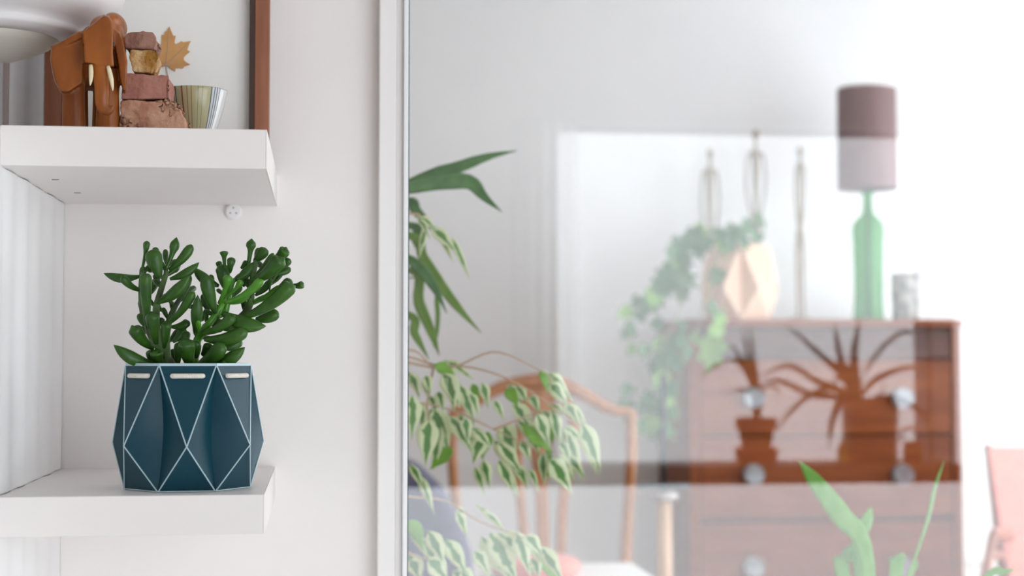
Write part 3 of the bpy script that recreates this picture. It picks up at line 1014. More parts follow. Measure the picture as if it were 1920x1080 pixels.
ml = [(500, 48), (520, 95), (540, 140), (562, 138), (555, 175), (550, 205), (565, 220), (595, 205), (615, 190), (640, 200), (706, 190), (690, 225), (672, 275), (700, 290), (665, 320), (640, 345), (642, 375), (665, 395), (704, 415),
      (650, 430), (628, 455), (595, 450), (560, 450), (556, 484), (530, 470), (500, 445), (472, 425), (455, 432), (430, 440), (375, 440), (340, 430), (300, 425), (320, 390), (290, 370), (330, 345), (310, 310), (340, 290), (330, 240), (380, 250), (385, 205), (410, 222), (424, 228), (430, 190), (428, 130), (450, 133), (458, 100), (480, 90)]
yl = YP + 0.0025
kk = 220 / 1131
fpts = [P(220 + x * kk, 40 + y * kk, yl) for x, y in ml]
lf = G().prism(fpts, [p + Vector((0, 0.0012, 0)) for p in fpts]).build('maple_leaf', 'maple', board)
lf['label'] = 'pressed orange maple leaf'
G().tube(curve([P(220 + x * kk, 40 + y * kk, yl) for x, y in ((472, 425), (480, 500), (505, 590), (520, 650))], 8), 0.0006, 6).build('leaf_stalk', 'mstem', board)
for ex, ey in ((500, 60), (690, 200), (690, 413), (550, 475), (330, 300), (310, 420)):
    G().tube([P(220 + 472 * kk, 40 + 420 * kk, yl - 0.0003), P(220 + ex * kk, 40 + ey * kk, yl - 0.0003)], [0.0004, 0.00015], 5).build('leaf_vein', 'mstem', board)

# ------------------------------------------------------------------ pendant lamp over the shelf
LY = 1.447
LC = P(0, 57, LY)
k = LY / F
pl = empty('pendant_lamp', (LC.x, LY, LC.z - 63 * k), 'white enamel pendant lamp with a rolled lip and cream diffuser above the shelf', 'lamp')
prof = [(103, -12), (104, -16), (122, -13), (138, -8), (142, -3), (141, 3), (142, 8), (158, 15), (184, 26), (203, 40), (217, 58), (224, 78), (220, 105), (204, 135), (168, 172), (120, 205), (60, 225), (30, 250), (14, 300)]
g = G().lathe([(r * k, z * k) for r, z in prof], LC, 48)
g.build('shade', 'lampw', pl, smooth=True)
g = G().lathe([(0.5 * k, -59 * k), (30 * k, -54 * k), (62 * k, -42 * k), (88 * k, -29 * k), (103 * k, -17 * k), (102 * k, -12 * k), (0.5 * k, -11 * k)], LC, 40)
g.build('diffuser', 'cream', pl, smooth=True)
G().tube([LC + Vector((0, 0, 295 * k)), Vector((LC.x, LY, ZC))], 0.003, 8).build('flex', 'white', pl)
G().lathe([(0.05, -0.02), (0.05, 0), ], (LC.x, LY, ZC), 24).build('ceiling_rose', 'white', pl)

# ------------------------------------------------------------------ curtain at the left of the upper shelf
cu = empty('curtain', (-0.5, 1.59, ZU), 'white gathered curtain with a mauve band hanging behind the pendant lamp', 'curtain')
xr_ = P(84, 200, 1.59).x
def fold_strip(xa_, xb_, name, m_):
    n = max(6, int((xb_ - xa_) / 0.0025))
    f, bk = [], []
    for i in range(n + 1):
        x = xa_ + (xb_ - xa_) * i / n
        y = 1.594 + 0.010 * math.sin(x * 190) + 0.004 * math.sin(x * 71 + 1)
        f.append((x, y - 0.0006)); bk.append((x, y + 0.0006))
    g = G()
    vs = [(x, y, ZU + 0.002) for x, y in f] + [(x, y, ZC - 0.02) for x, y in f] + [(x, y, ZU + 0.002) for x, y in bk] + [(x, y, ZC - 0.02) for x, y in bk]
    N = n + 1
    fs = []
    for i in range(n):
        fs.append((i, i + 1, N + i + 1, N + i))
        fs.append((2 * N + i + 1, 2 * N + i, 3 * N + i, 3 * N + i + 1))
    fs.append((0, N, 3 * N, 2 * N)); fs.append((n, 2 * N + n, 3 * N + n, N + n))
    g.add(vs, fs)
    return g.build(name, m_, cu, smooth=True, fixn=False)
xa0, xa1 = P(2, 200, 1.59).x, P(20, 200, 1.59).x
fold_strip(-0.75, xa0, 'cloth', 'fabric')
fold_strip(xa0, xa1, 'band', 'fabricb')
fold_strip(xa1, xr_, 'cloth', 'fabric')

# ------------------------------------------------------------------ far room: chest of drawers
YD, YDB = 5.0, 5.46


def X(px, Y): return P(px, 700, Y).x
def Z(py, Y): return P(1500, py, Y).z


dx0, dx1 = X(1292, YD), X(1803, YD)
dzt = Z(598, YD)
dr = empty('chest_of_drawers', ((dx0 + dx1) / 2, YD, 0), 'dark reddish wood chest of drawers against the far white wall', 'chest of drawers')
zt0 = Z(613, YD)
G().box((dx0 - 0.005, YD - 0.012, zt0), (dx1 + 0.005, YDB, dzt)).build('top', 'wood', dr, bevel=0.009, seg=3)
sw = X(1312, YD) - dx0
G().box((dx0, YD, 0.0), (dx0 + sw, YDB, zt0)).build('side_panel', 'wood', dr, bevel=0.003)
G().box((dx1 - sw * 0.9, YD, 0.0), (dx1, YDB, zt0)).build('side_panel', 'wood', dr, bevel=0.003)
G().box((dx0 + sw, YD + 0.05, 0.09), (dx1 - sw, YDB, zt0)).build('carcass', 'wood', dr)
G().box((dx0 + sw, YD + 0.015, 0.02), (dx1 - sw, YD + 0.05, 0.09)).build('plinth', 'wood', dr)
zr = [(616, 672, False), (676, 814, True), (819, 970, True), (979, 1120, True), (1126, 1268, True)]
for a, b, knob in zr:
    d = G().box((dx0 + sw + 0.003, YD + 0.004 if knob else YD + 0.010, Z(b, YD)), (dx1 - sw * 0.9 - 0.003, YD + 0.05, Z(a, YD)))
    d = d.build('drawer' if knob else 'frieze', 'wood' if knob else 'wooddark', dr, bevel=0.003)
    if knob:
        for kx in (1411, 1690):
            c = P(kx, {676: 746, 819: 889, 979: 1062, 1126: 1200}[a], YD + 0.004)
            kn = G().tube([c, c + Vector((0, -0.012, 0)), c + Vector((0, -0.016, 0)), c + Vector((0, -0.030, 0)), c + Vector((0, -0.036, 0)), c + Vector((0, -0.033, 0)), c + Vector((0, -0.026, 0))],
                          [0.033, 0.033, 0.018, 0.022, 0.031, 0.024, 0.004], 24)
            kn.build('knob', 'pewter', d, smooth=False)

# table lamp: bottle base, drum shade
LYb = 5.2
lc = P(1629, 590, LYb)
tl = empty('table_lamp', (lc.x, LYb, dzt), 'table lamp with green glass bottle base and mauve drum shade', 'lamp')
k = LYb / F
Hb = P(1629, 357, LYb).z - dzt
prof = [(29, 0), (31, .012), (29, .06), (28, .2), (28.5, .4), (30, .6), (31.5, .68), (30, .735), (24, .775), (15, .805), (11, .83), (10, .9), (10, .97), (12.5, .972), (12.5, .99), (9, .995)]
G().lathe([(r * k, z * Hb) for r, z in prof], (lc.x, LYb, dzt + 0.0005), 36).build('bottle', 'bottle', tl, smooth=True)
G().lathe([(5 * k, 0), (5 * k, Hb * .5), (4 * k, Hb * .9)], (lc.x, LYb, dzt + 0.004), 20).build('cable_core', 'metal', tl, smooth=True)
zs0, zs1 = P(1629, 356, LYb).z, P(1629, 166, LYb).z
r = 57 * k
G().lathe([(r * 1.02, zs0 - dzt), (r, zs1 - dzt), (r * 0.985, zs1 - dzt), (r * 1.005, zs0 - dzt)], (lc.x, LYb, dzt), 48, closed=True).build('shade', 'shade', tl, smooth=False)
for zq in (zs1 - 0.004, ):
    G().lathe([(r * 1.006, zq - dzt), (r * 1.006, zq - dzt + 0.006), (r * 0.98, zq - dzt + 0.006), (r * 0.98, zq - dzt)], (lc.x, LYb, dzt), 48, closed=True).build('shade_trim', 'mat_board', tl)
for a in (0, 2.09, 4.19):
    q = Vector((lc.x, LYb, zs1 - 0.03))
    G().tube([q, q + Vector((math.cos(a) * r * 0.99, math.sin(a) * r * 0.99, 0.02))], 0.002, 6).build('shade_spoke', 'metal', tl)
G().tube([Vector((lc.x, LYb, dzt + Hb * .98)), Vector((lc.x, LYb, zs1 - 0.03))], 0.006, 10).build('lamp_rod', 'metal', tl)

# cup
cc = P(1697, 590, 5.17)
k = 5.17 / F
hc = P(1697, 513, 5.17).z - dzt
g = G().lathe([(24 * k, 0), (25 * k, .005), (26 * k, hc * .5), (27 * k, hc), (25 * k, hc), (23 * k, hc * .5), (21 * k, .01), (0.001, .01)], (cc.x, 5.17, dzt + 0.0005), 32)
tag(g.build('ceramic_cup', 'cup', smooth=True), 'marbled grey ceramic beaker beside the bottle lamp', 'cup')


# slim standing figures
def figure(label, px, Y, head, shoulder, hip, armw, side, base=True, tilt=0.0):
    """tall thin figure: head, neck, long torso, hanging arms, long legs"""
    f0 = P(px, 590, Y)
    f = empty('thin_figurine', (f0.x, Y, dzt), label, 'figurine', 'slim standing figures on the chest of drawers')
    k = Y / F
    pz_ = lambda x, y: Vector((P(px + x, y, Y).x, Y, P(px, y, Y).z))
    ft = dzt + 0.010
    g = G()
    g.ellipsoid(pz_(0, head + 8), (6 * k, 6 * k, 10.5 * k), 14, 10)
    g.tube([pz_(0, head + 14), pz_(0, shoulder - 4)], [3.2 * k, 3.5 * k], 8)
    g.tube(curve([pz_(0, shoulder - 6), pz_(0, shoulder + 8), pz_(0, shoulder + 30), pz_(0, hip - 22), pz_(0, hip), pz_(0, hip + 8)], 14),
           [interp([(0, 4), (.12, armw * .75), (.3, armw * .5), (.6, 4.0), (.88, 7.5), (1, 4)], i / 14) * k for i in range(15)], 10, flat=0.6, up=(0, 1, 0))
    for s_ in (-1, 1):
        w_ = armw * s_
        hand = hip + (4 if not side else -8)
        g.tube(curve([pz_(w_ * .45, shoulder), pz_(w_ * .95, shoulder + 12), pz_(w_ * 1.12, (shoulder + hand) / 2), pz_(w_ * .75, hand - 18), pz_(w_ * .5, hand)], 12), 2.4 * k, 7)
        foot = pz_(5 * s_ + (2 if side else 0), 586)
        foot.z = ft
        g.tube(curve([pz_(3.2 * s_, hip), pz_(5.5 * s_, hip + 45), pz_(4.6 * s_, hip + 95), foot], 10), [(5.2 - 2.2 * i / 10) * k for i in range(11)], 8)
    g.build('body', 'bronze', f, smooth=True)
    if base:
        G().lathe([(25 * k, 0), (25 * k, .006), (18 * k, .010), (8 * k, .013)], (f0.x, Y, dzt + 0.0004), 24).build('base', 'bronze', f)


figure('thin bronze-coloured figure with straight hanging arms behind the peach planter, beside the ivy', 1331, 5.36, 281, 318, 448, 15, False)
figure('tallest thin bronze-coloured figure with bowed arms behind the peach planter', 1417, 5.36, 245, 284, 405, 16, False)
figure('slender pale bronze figure on a round base between the planter and lamp', 1500, 5.22, 276, 308, 432, 8, True)

# ------------------------------------------------------------------ ivy in the peach planter
IY = 5.135
ic = P(1386, 590, IY)
ic.z = dzt
iv = empty('potted_ivy', ic, 'trailing green ivy in a peach folded planter on the chest of drawers', 'potted plant')
ip = part_empty('pot', ic, iv)
k = IY / F
ih = P(1386, 463, IY).z - dzt
folded_planter(ip, ic + Vector((0, 0, 0.001)), 62 * k, 75 * k, 53 * k, ih, ih * 0.40, R(14), M['peach'], M['peachc'], None, cr=0.0022)

IVY = [(0, 1.0), (0.16, 0.60), (0.42, 0.62), (0.27, 0.30), (0.50, 0.12), (0.30, -0.06), (0.22, -0.22), (0.08, -0.10)]


def ivy_mesh(name, material, seed):
    rnd = random.Random(seed)
    pts = [(x * rnd.uniform(.9, 1.1), y * rnd.uniform(.92, 1.08)) for x, y in IVY]
    ring = pts + [(-x, y) for x, y in reversed(pts[1:])]
    g = G()
    n = len(ring)
    vs = [Vector((x, -0.10 * abs(x) + 0.05 * y * y * -1, y)) for x, y in ring] + [Vector((0, 0.03, 0.12))]
    vb = [v + Vector((0, 0.012, 0)) for v in vs]
    fs = [(i, (i + 1) % n, n) for i in range(n)]
    fb = [(n + 1 + (i + 1) % n, n + 1 + i, 2 * n + 1) for i in range(n)]
    sd = [(i, n + 1 + i, n + 1 + (i + 1) % n, (i + 1) % n) for i in range(n)]
    me = bpy.data.meshes.new(name)
    me.from_pydata(vs + vb, [], fs + fb + sd)
    me.materials.append(material)
    return me


ivm = [ivy_mesh('ivy_leaf', M['ivy'], i) for i in range(4)]
ivl = ivy_mesh('ivy_leaf', M['ivylt'], 9)


def ivy_leaf(px, py, size, Y, rot, light=False):
    c_ = P(px, py, Y)
    k_ = Y / F
    m_ = Matrix.Translation(c_) @ Matrix.Rotation(R(random.uniform(-35, 35)), 4, 'Z') @ Matrix.Rotation(R(random.uniform(-30, 20)), 4, 'X') @ Matrix.Rotation(R(rot), 4, 'Y') @ Matrix.Scale(size * k_ * 1.15, 4)
    put(ivl if light else random.choice(ivm), 'leaf', iv, m_)


VINES = [[(1390, 462, 5.13), (1405, 425, 5.10), (1420, 402, 5.08)], [(1380, 462, 5.12), (1345, 430, 5.08), (1320, 440, 5.05)],
         [(1370, 464, 5.1), (1315, 425, 5.03), (1275, 450, 4.98), (1262, 510, 4.95), (1235, 540, 4.94), (1205, 575, 4.93), (1178, 600, 4.93), (1182, 645, 4.92), (1200, 668, 4.92)],
         [(1365, 466, 5.1), (1310, 455, 5.0), (1280, 520, 4.95), (1268, 600, 4.93), (1245, 640, 4.92), (1250, 720, 4.92), (1225, 760, 4.92), (1230, 812, 4.92)],
         [(1360, 468, 5.09), (1335, 495, 4.99), (1320, 560, 4.95), (1300, 640, 4.93), (1270, 700, 4.92), (1272, 790, 4.92)],
         [(1372, 468, 5.08), (1350, 500, 4.99), (1330, 560, 4.94), (1340, 620, 4.93)]]
for v in VINES:
    G().tube(curve([P(*q) for q in v], 20), 0.0022, 5).build('vine', 'vine', iv, smooth=True)
for px, py, sz in [(1420, 405, 30), (1405, 418, 32), (1390, 430, 30), (1410, 438, 26), (1376, 425, 34), (1360, 440, 34), (1345, 432, 34), (1395, 448, 28), (1425, 440, 22), (1330, 448, 32), (1372, 450, 28), (1350, 452, 30),
                   (1318, 428, 34), (1302, 430, 36), (1288, 438, 34), (1272, 450, 36), (1290, 455, 34), (1305, 460, 32), (1265, 468, 32), (1280, 478, 36), (1262, 490, 36), (1258, 505, 38), (1248, 515, 34), (1275, 515, 40), (1262, 530, 40),
                   (1240, 528, 36), (1228, 545, 40), (1232, 560, 38), (1280, 540, 32), (1210, 555, 30), (1198, 560, 26), (1180, 580, 28), (1195, 585, 26), (1178, 605, 28), (1182, 620, 28), (1212, 580, 24), (1228, 602, 28), (1190, 648, 24), (1212, 650, 26),
                   (1232, 640, 32), (1250, 640, 34), (1268, 628, 34), (1240, 665, 34), (1258, 670, 36), (1228, 680, 30), (1285, 635, 28), (1248, 700, 36), (1262, 715, 32), (1240, 725, 34), (1222, 745, 36), (1210, 740, 28), (1235, 755, 40), (1255, 745, 34),
                   (1182, 725, 28), (1175, 755, 34), (1200, 790, 28), (1228, 785, 40), (1245, 795, 38), (1222, 800, 32), (1262, 765, 30), (1250, 770, 30), (1292, 655, 26), (1280, 605, 22), (1300, 625, 26)]:
    ivy_leaf(px, py, sz, 4.93 + (0.12 if py < 470 and px > 1330 else 0.02) + random.uniform(-.03, .02), 180 + random.uniform(-60, 60), random.random() < 0.18)
ivy_leaf(1348, 508, 34, 4.97, 200)
ivy_leaf(1332, 572, 36, 4.95, 150)
ivy_leaf(1338, 640, 58, 4.92, 190, True)
ivy_leaf(1340, 625, 48, 4.925, 10, True)

# ------------------------------------------------------------------ carved-back dining chair
def C8(zx, zy, Y): return zz(zx, zy, 760, 630, 500 / 1200, Y)


CY = 4.15
kk8 = 500 / 1200 / F * CY
ch = empty('dining_chair', (C8(610, 900, CY).x, CY - 0.2, 0), 'honey-coloured wooden dining chair with an arched carved back and white seat', 'chair')


def bar(name, pts, w_, th, n=14, m_='chairw', parent=ch, Yc=CY, C=C8, kx=None):
    cv = curve([C(x, y, Yc) for x, y in pts], n)
    kx = kx or kk8
    rad = [(w_ if not isinstance(w_, list) else interp(w_, i / n)) * kx / 2 for i in range(n + 1)]
    g = G().tube(cv, rad, 12, flat=1.0, up=(0, 1, 0))
    # set the depth of the section to th, whatever the width
    cy = Yc
    for v in g.v: v.y = cy + (v.y - cy) / max(1e-6, (rad[0] + rad[-1]) / 2) * th / 2
    return g.build(name, m_, parent, smooth=True)


bar('crest_rail', [(205, 345), (310, 300), (420, 235), (560, 205), (680, 210), (800, 262), (910, 325), (1015, 345)], [(0, 44), (.3, 58), (.5, 72), (.7, 58), (1, 44)], 0.026, 24)
bar('back_post', [(215, 340), (210, 520), (225, 760), (240, 1090)], 46, 0.03)
bar('back_post', [(1015, 335), (1015, 560), (1002, 800), (985, 1090)], 50, 0.03)
bar('splat', [(620, 215), (608, 400), (605, 560), (615, 760), (625, 1100)], [(0, 150), (.2, 70), (.42, 92), (.6, 55), (1, 60)], 0.014)
bar('splat', [(560, 230), (520, 420), (505, 600), (525, 800), (545, 1100)], [(0, 60), (.3, 40), (1, 42)], 0.014)
bar('splat', [(690, 230), (765, 400), (735, 580), (708, 780), (695, 1100)], [(0, 60), (.3, 46), (1, 46)], 0.014)
bar('lower_rail', [(230, 1095), (620, 1085), (990, 1095)], 50, 0.028)
sx0, sx1 = C8(225, 900, CY).x, C8(1000, 900, CY).x
zse = 0.475
G().box((sx0 - 0.02, CY - 0.46, zse - 0.06), (sx1 + 0.02, CY + 0.01, zse - 0.005)).build('seat_rail', 'chairw', ch, bevel=0.008)
G().box((sx0 - 0.01, CY - 0.45, zse - 0.006), (sx1 + 0.01, CY - 0.025, zse + 0.022)).build('seat_pad', 'white_up', ch, bevel=0.013, smooth=True, seg=3)
for x in (sx0 + 0.005, sx1 - 0.005):
    G().tube([(x, CY, 0), (x, CY, zse + 0.02)], [0.014, 0.019], 8).build('leg', 'chairw', ch, smooth=True)
    G().tube([(x, CY - 0.43, 0), (x, CY - 0.43, zse - 0.02)], [0.014, 0.02], 8).build('leg', 'chairw', ch, smooth=True)
# coral cushion on the seat
q0, q1 = P(922, 1062, 3.86), P(1092, 1062, 3.86)
zb = zse + 0.0225
hh = max(0.05, P(1000, 1062, 3.86).z - zb)
g = G().ellipsoid(((q0.x + q1.x) / 2, 3.88, zb + hh / 2), ((q1.x - q0.x) / 2, 0.13, hh / 2), 28, 14)
for v in g.v:
    zc_ = zb + hh / 2
    v.z = zc_ + math.copysign(min(hh / 2, abs(v.z - zc_) * 1.5), v.z - zc_)
tag(g.build('cushion', 'coral', smooth=True), 'coral pink cushion lying on the white seat of the dining chair', 'cushion')

# wooden stand with clamp and black rod
SY = 4.45
sc = P(1245, 930, SY)
sd = empty('clamp_stand', (sc.x, SY, 0), 'pale wooden post with a grey clamp and upright black rod beside the chair', 'stand')
k = SY / F
G().tube([(sc.x, SY, 0.03), (sc.x, SY, P(1245, 938, SY).z)], [17 * k, 14.5 * k], 14).build('post', 'beech', sd, smooth=True)
g = G().lathe([(20 * k, 0), (27 * k, 6 * k), (27 * k, 13 * k), (20 * k, 18 * k)], (sc.x, SY, P(1245, 939, SY).z), 24)
g.build('clamp', 'grey', sd, smooth=True)
za = P(1245, 910, SY).z
G().box((X(1192, SY), SY - 0.012, za - 0.008), (X(1292, SY), SY + 0.012, za + 0.006)).build('cross_bar', 'metal', sd, bevel=0.003)
G().tube([(sc.x, SY, P(1245, 922, SY).z), (sc.x, SY, P(1245, 700, SY).z)], 5.5 * k, 10).build('rod', 'black', sd, smooth=True)
for a in (0.3, 2.4, 4.5):
    G().tube([(sc.x, SY, 0.06), (sc.x + 0.16 * math.cos(a), SY + 0.16 * math.sin(a), 0.012)], [0.014, 0.012], 8).build('foot', 'beech', sd, smooth=True)

# ------------------------------------------------------------------ coral canvas chair at the right
KY = 4.45
k = KY / F
kc = empty('canvas_armchair', (X(1990, KY), KY - 0.2, 0), 'coral canvas armchair with reddish wooden frame by the white wall', 'chair')
tl_, bl_ = P(1853, 838, KY + 0.10), P(1890, 1090, KY - 0.08)
wd_ = 0.56
cloth = [tl_, tl_ + Vector((wd_, 0, 0)), bl_ + Vector((wd_ - 0.06, 0, 0)), bl_]
G().prism(cloth, [v + Vector((0, 0.012, 0)) for v in cloth]).build('back_canvas', 'coral', kc, bevel=0.004)
for s_ in (0, 1):
    o_ = Vector((wd_, 0, 0)) * s_
    o2 = Vector((wd_ - 0.06, 0, 0)) * s_
    G().tube([tl_ + o_ + Vector((0.004, 0.014, 0.004)), bl_ + o2 + Vector((0.0, 0.014, -0.10))], 0.012, 8).build('back_stile', 'redwood', kc, smooth=True)
zs_ = bl_.z - 0.02
G().prism([bl_ + Vector((0, 0, -.03)), bl_ + Vector((wd_ - .06, 0, -.03)), bl_ + Vector((wd_ - .06, -0.42, 0.02)), bl_ + Vector((0, -0.42, 0.02))],
          [bl_ + Vector((0, 0, -.045)), bl_ + Vector((wd_ - .06, 0, -.045)), bl_ + Vector((wd_ - .06, -0.42, 0.005)), bl_ + Vector((0, -0.42, 0.005))]).build('seat_canvas', 'coral', kc)
for s_ in (0, 1):
    ox = (wd_ + 0.02) * s_
    a0, a1 = P(1856, 1003, KY - 0.1), P(1900, 1010, KY - 0.1)
    if s_ == 0:
        G().tube(curve([P(1862, 1004, KY - 0.30), P(1868, 1000, KY - 0.2), P(1905, 1006, KY + 0.05)], 8), 0.018, 8, flat=0.7).build('arm_rest', 'redwood', kc, smooth=True)
        pf = [P(1862, 1006, KY - 0.29), P(1846, 1090, KY - 0.32)]
        pb = [P(1872, 1006, KY - 0.12), P(1890, 1090, KY - 0.06)]
    else:
        dv = Vector((ox, 0, 0))
        G().tube(curve([P(1862, 1004, KY - 0.30) + dv, P(1868, 1000, KY - 0.2) + dv, P(1905, 1006, KY + 0.05) + dv], 8), 0.018, 8, flat=0.7).build('arm_rest', 'redwood', kc, smooth=True)
        pf = [P(1862, 1006, KY - 0.29) + dv, P(1846, 1090, KY - 0.32) + dv]
        pb = [P(1872, 1006, KY - 0.12) + dv, P(1890, 1090, KY - 0.06) + dv]
    for pr in (pf, pb):
        t_ = (pr[1] - pr[0])
        end = pr[0] + t_ * (pr[0].z / -t_.z)
        G().tube([pr[0], end], [0.015, 0.014], 8).build('leg', 'redwood', kc, smooth=True)
    G().tube([pf[0].lerp(pf[1], 0.42), pb[0].lerp(pb[1], 0.42)], 0.012, 8).build('side_brace', 'redwood', kc, smooth=True)

# wall socket
q = P(1826, 1058, YF)
so = empty('wall_socket', (q.x, YF - 0.01, q.z - 0.04), 'small white electric socket low on the far wall by the canvas armchair', 'socket')
G().box((q.x - 0.045, YF - 0.010, q.z - 0.04), (q.x + 0.045, YF, q.z + 0.04)).build('plate', 'white', so, bevel=0.004)
for dx in (-0.02, 0.02):
    G().tube([(q.x + dx, YF - 0.0095, q.z), (q.x + dx, YF - 0.011, q.z)], 0.012, 12).build('outlet', 'grey', so)

# ------------------------------------------------------------------ slate armchair behind the left edge of the glass
AY = 3.05
k = AY / F
ac = empty('armchair', (0.0, AY + 0.2, 0), 'slate violet upholstered armchair with a rounded back behind the fig leaves', 'armchair')
prof = [(600, 1180), (600, 900), (620, 862), (680, 842), (740, 848), (790, 874), (835, 918), (868, 975), (888, 1040), (895, 1110), (896, 1180)]
fr_ = [P(x, y, AY) for x, y in prof]
G().prism(fr_, [v + Vector((0, 0.17, 0)) for v in fr_]).build('backrest', 'slate', ac, bevel=0.04, smooth=True, seg=4)
xa_, xb2 = fr_[0].x - 0.25, fr_[-1].x
G().box((xa_, AY + 0.02, 0.22), (xb2 - 0.02, AY + 0.62, 0.46)).build('seat', 'slate', ac, bevel=0.05, smooth=True, seg=4)
G().box((xb2 - 0.10, AY + 0.03, 0.22), (xb2, AY + 0.60, 0.53)).build('arm', 'slate', ac, bevel=0.04, smooth=True, seg=4)
G().box((xa_, AY + 0.03, 0.22), (xa_ + 0.10, AY + 0.60, 0.53)).build('arm', 'slate', ac, bevel=0.04, smooth=True, seg=4)
for x in (xa_ + 0.06, xb2 - 0.06):
    for y in (AY + 0.08, AY + 0.54):
        G().tube([(x, y, 0), (x, y, 0.24)], [0.014, 0.02], 8).build('leg', 'chairw', ac, smooth=True)

# ------------------------------------------------------------------ bench behind the glass with the plants
BZ = 0.50
be = empty('plant_bench', (0.6, 2.05, 0), 'low pale wooden bench behind the interior window carrying the sword-leaved plant', 'bench')
G().box((-0.55, 1.86, BZ - 0.03), (1.55, 2.28, BZ)).build('top', 'beech', be, bevel=0.004)
for x in (-0.48, 1.48):
    for y in (1.90, 2.24):
        G().box((x - 0.02, y - 0.02, 0), (x + 0.02, y + 0.02, BZ - 0.03)).build('leg', 'beech', be)


def simple_pot(parent, c, r, h, m_):
    p_ = G().lathe([(r * .72, 0), (r * .96, h * .85), (r, h * .85), (r, h), (r * .9, h), (r * .86, h * .86), (0.001, h * .86)], c, 32).build('pot', m_, parent, smooth=False)
    G().lathe([(r * .86, h * .80), (r * .84, h * .90), (0.001, h * .905)], c, 24).build('soil', 'soil', parent)
    return p_


# sword-leaved plant
SWY = 2.02
def C6(zx, zy, Y): return zz(zx, zy, 1460, 820, 460 / 1911, Y)
sp0 = C6(800, 1300, SWY)
sp_ = empty('sword_leaf_plant', (sp0.x, SWY, BZ), 'bright green sword-leaved plant standing close behind the glass', 'potted plant')
simple_pot(sp_, (sp0.x, SWY, BZ), 0.075, 0.13, 'white')
ztop = BZ + 0.115
k6 = 460 / 1911 / F * SWY
for pts, w_, dy, sd_ in [
        ([(680, 900), (500, 620), (300, 360), (160, 185)], 165, -0.03, (0.8, 0.05, 0.5)), ([(620, 850), (690, 660), (720, 540)], 120, 0.05, (1, .3, .2)),
        ([(500, 1060), (540, 920), (580, 830)], 130, 0.02, (1, -.2, .2)), ([(920, 1040), (945, 950), (962, 895)], 130, -0.03, (1, .1, 0)),
        ([(1130, 760), (1220, 400), (1288, 182)], 78, 0.04, (0.6, .6, .2)), ([(1600, 1110), (1740, 1055), (1840, 1028)], 60, -.04, (.2, .3, 1)),
        ([(1020, 1110), (1060, 1000), (1080, 960)], 60, .05, (1, .3, .2))]:
    b_ = Vector((sp0.x + random.uniform(-.02, .02), SWY + dy * .3, ztop))
    cv = curve([b_] + [C6(x, y, SWY + dy * (0.4 + 0.6 * (i + 1) / len(pts))) for i, (x, y) in enumerate(pts)], 18)
    wds = [max(0.0006, w_ * k6 * 1.05 * interp([(0, .45), (.3, .85), (.55, 1), (.8, .66), (.93, .27), (1, .01)], i / 18)) for i in range(19)]
    G().blade(cv, wds, sd_, 0.22, 0.0008).build('leaf', 'sword', sp_, smooth=True, attr='edge', fixn=False)

# palm-like plant at the left
DY = 2.12
def C7(zx, zy, Y): return zz(zx, zy, 760, 260, 400 / 1080, Y)
dc = empty('dracaena', (-0.06, DY, BZ), 'tall green plant with long pointed drooping leaves at the window edge', 'potted plant')
simple_pot(dc, (-0.06, DY, BZ), 0.09, 0.16, 'terra')
crown = Vector((-0.06, DY, C7(0, 420, DY).z))
low = Vector((-0.05, DY, C7(0, 800, DY).z))
G().tube(curve([(-0.06, DY, BZ + .13), (-0.065, DY, 0.9), low, crown], 12), [0.014] * 6 + [0.012] * 7, 10).build('trunk', 'bark', dc, smooth=True)
k7 = 400 / 1080 / F * DY
for i, (src, pts, w_, m_, dy) in enumerate([
        (crown, [(-80, 300), (20, 238), (150, 185), (260, 150), (420, 92), (565, 60)], 82, 'drac', 0), (crown, [(-60, 270), (60, 238), (200, 215), (330, 220), (400, 295), (490, 372)], 88, 'drac', -.02),
        (crown, [(-40, 310), (60, 370), (145, 475)], 62, 'drac', .04), (crown, [(0, 480), (90, 600), (180, 740), (280, 870), (385, 985)], 62, 'drac2', .0),
        (crown, [(-40, 590), (60, 645), (140, 740), (210, 885)], 66, 'drac', -.03), (low, [(10, 660), (70, 830), (135, 985), (172, 1100)], 62, 'drac2', .03),
        (low, [(-10, 880), (50, 990), (120, 1120)], 50, 'drac2', .01), (low, [(100, 700), (160, 830), (160, 980), (140, 1060)], 28, 'drac2', .05), (crown, [(0, 430), (60, 520), (110, 640)], 60, 'drac', .05),
        (crown, [(-200, 250), (-330, 230), (-480, 330)], 70, 'drac', .0), (crown, [(-220, 420), (-300, 560), (-330, 760)], 60, 'drac2', .03)]):
    cv = curve([src] + [C7(x, y, DY + dy) for x, y in pts], 20)
    wds = [max(0.0006, w_ * k7 * interp([(0, .35), (.3, .8), (.55, 1), (.75, .75), (.9, .3), (1, .02)], j / 20)) for j in range(21)]
    G().blade(cv, wds, (0.15, -0.35 if i % 2 else 0.4, 1) if i < 2 else (1, -0.4, 0.25), 0.2, 0.0008).build('leaf', m_, dc, smooth=True, attr='edge', fixn=False)

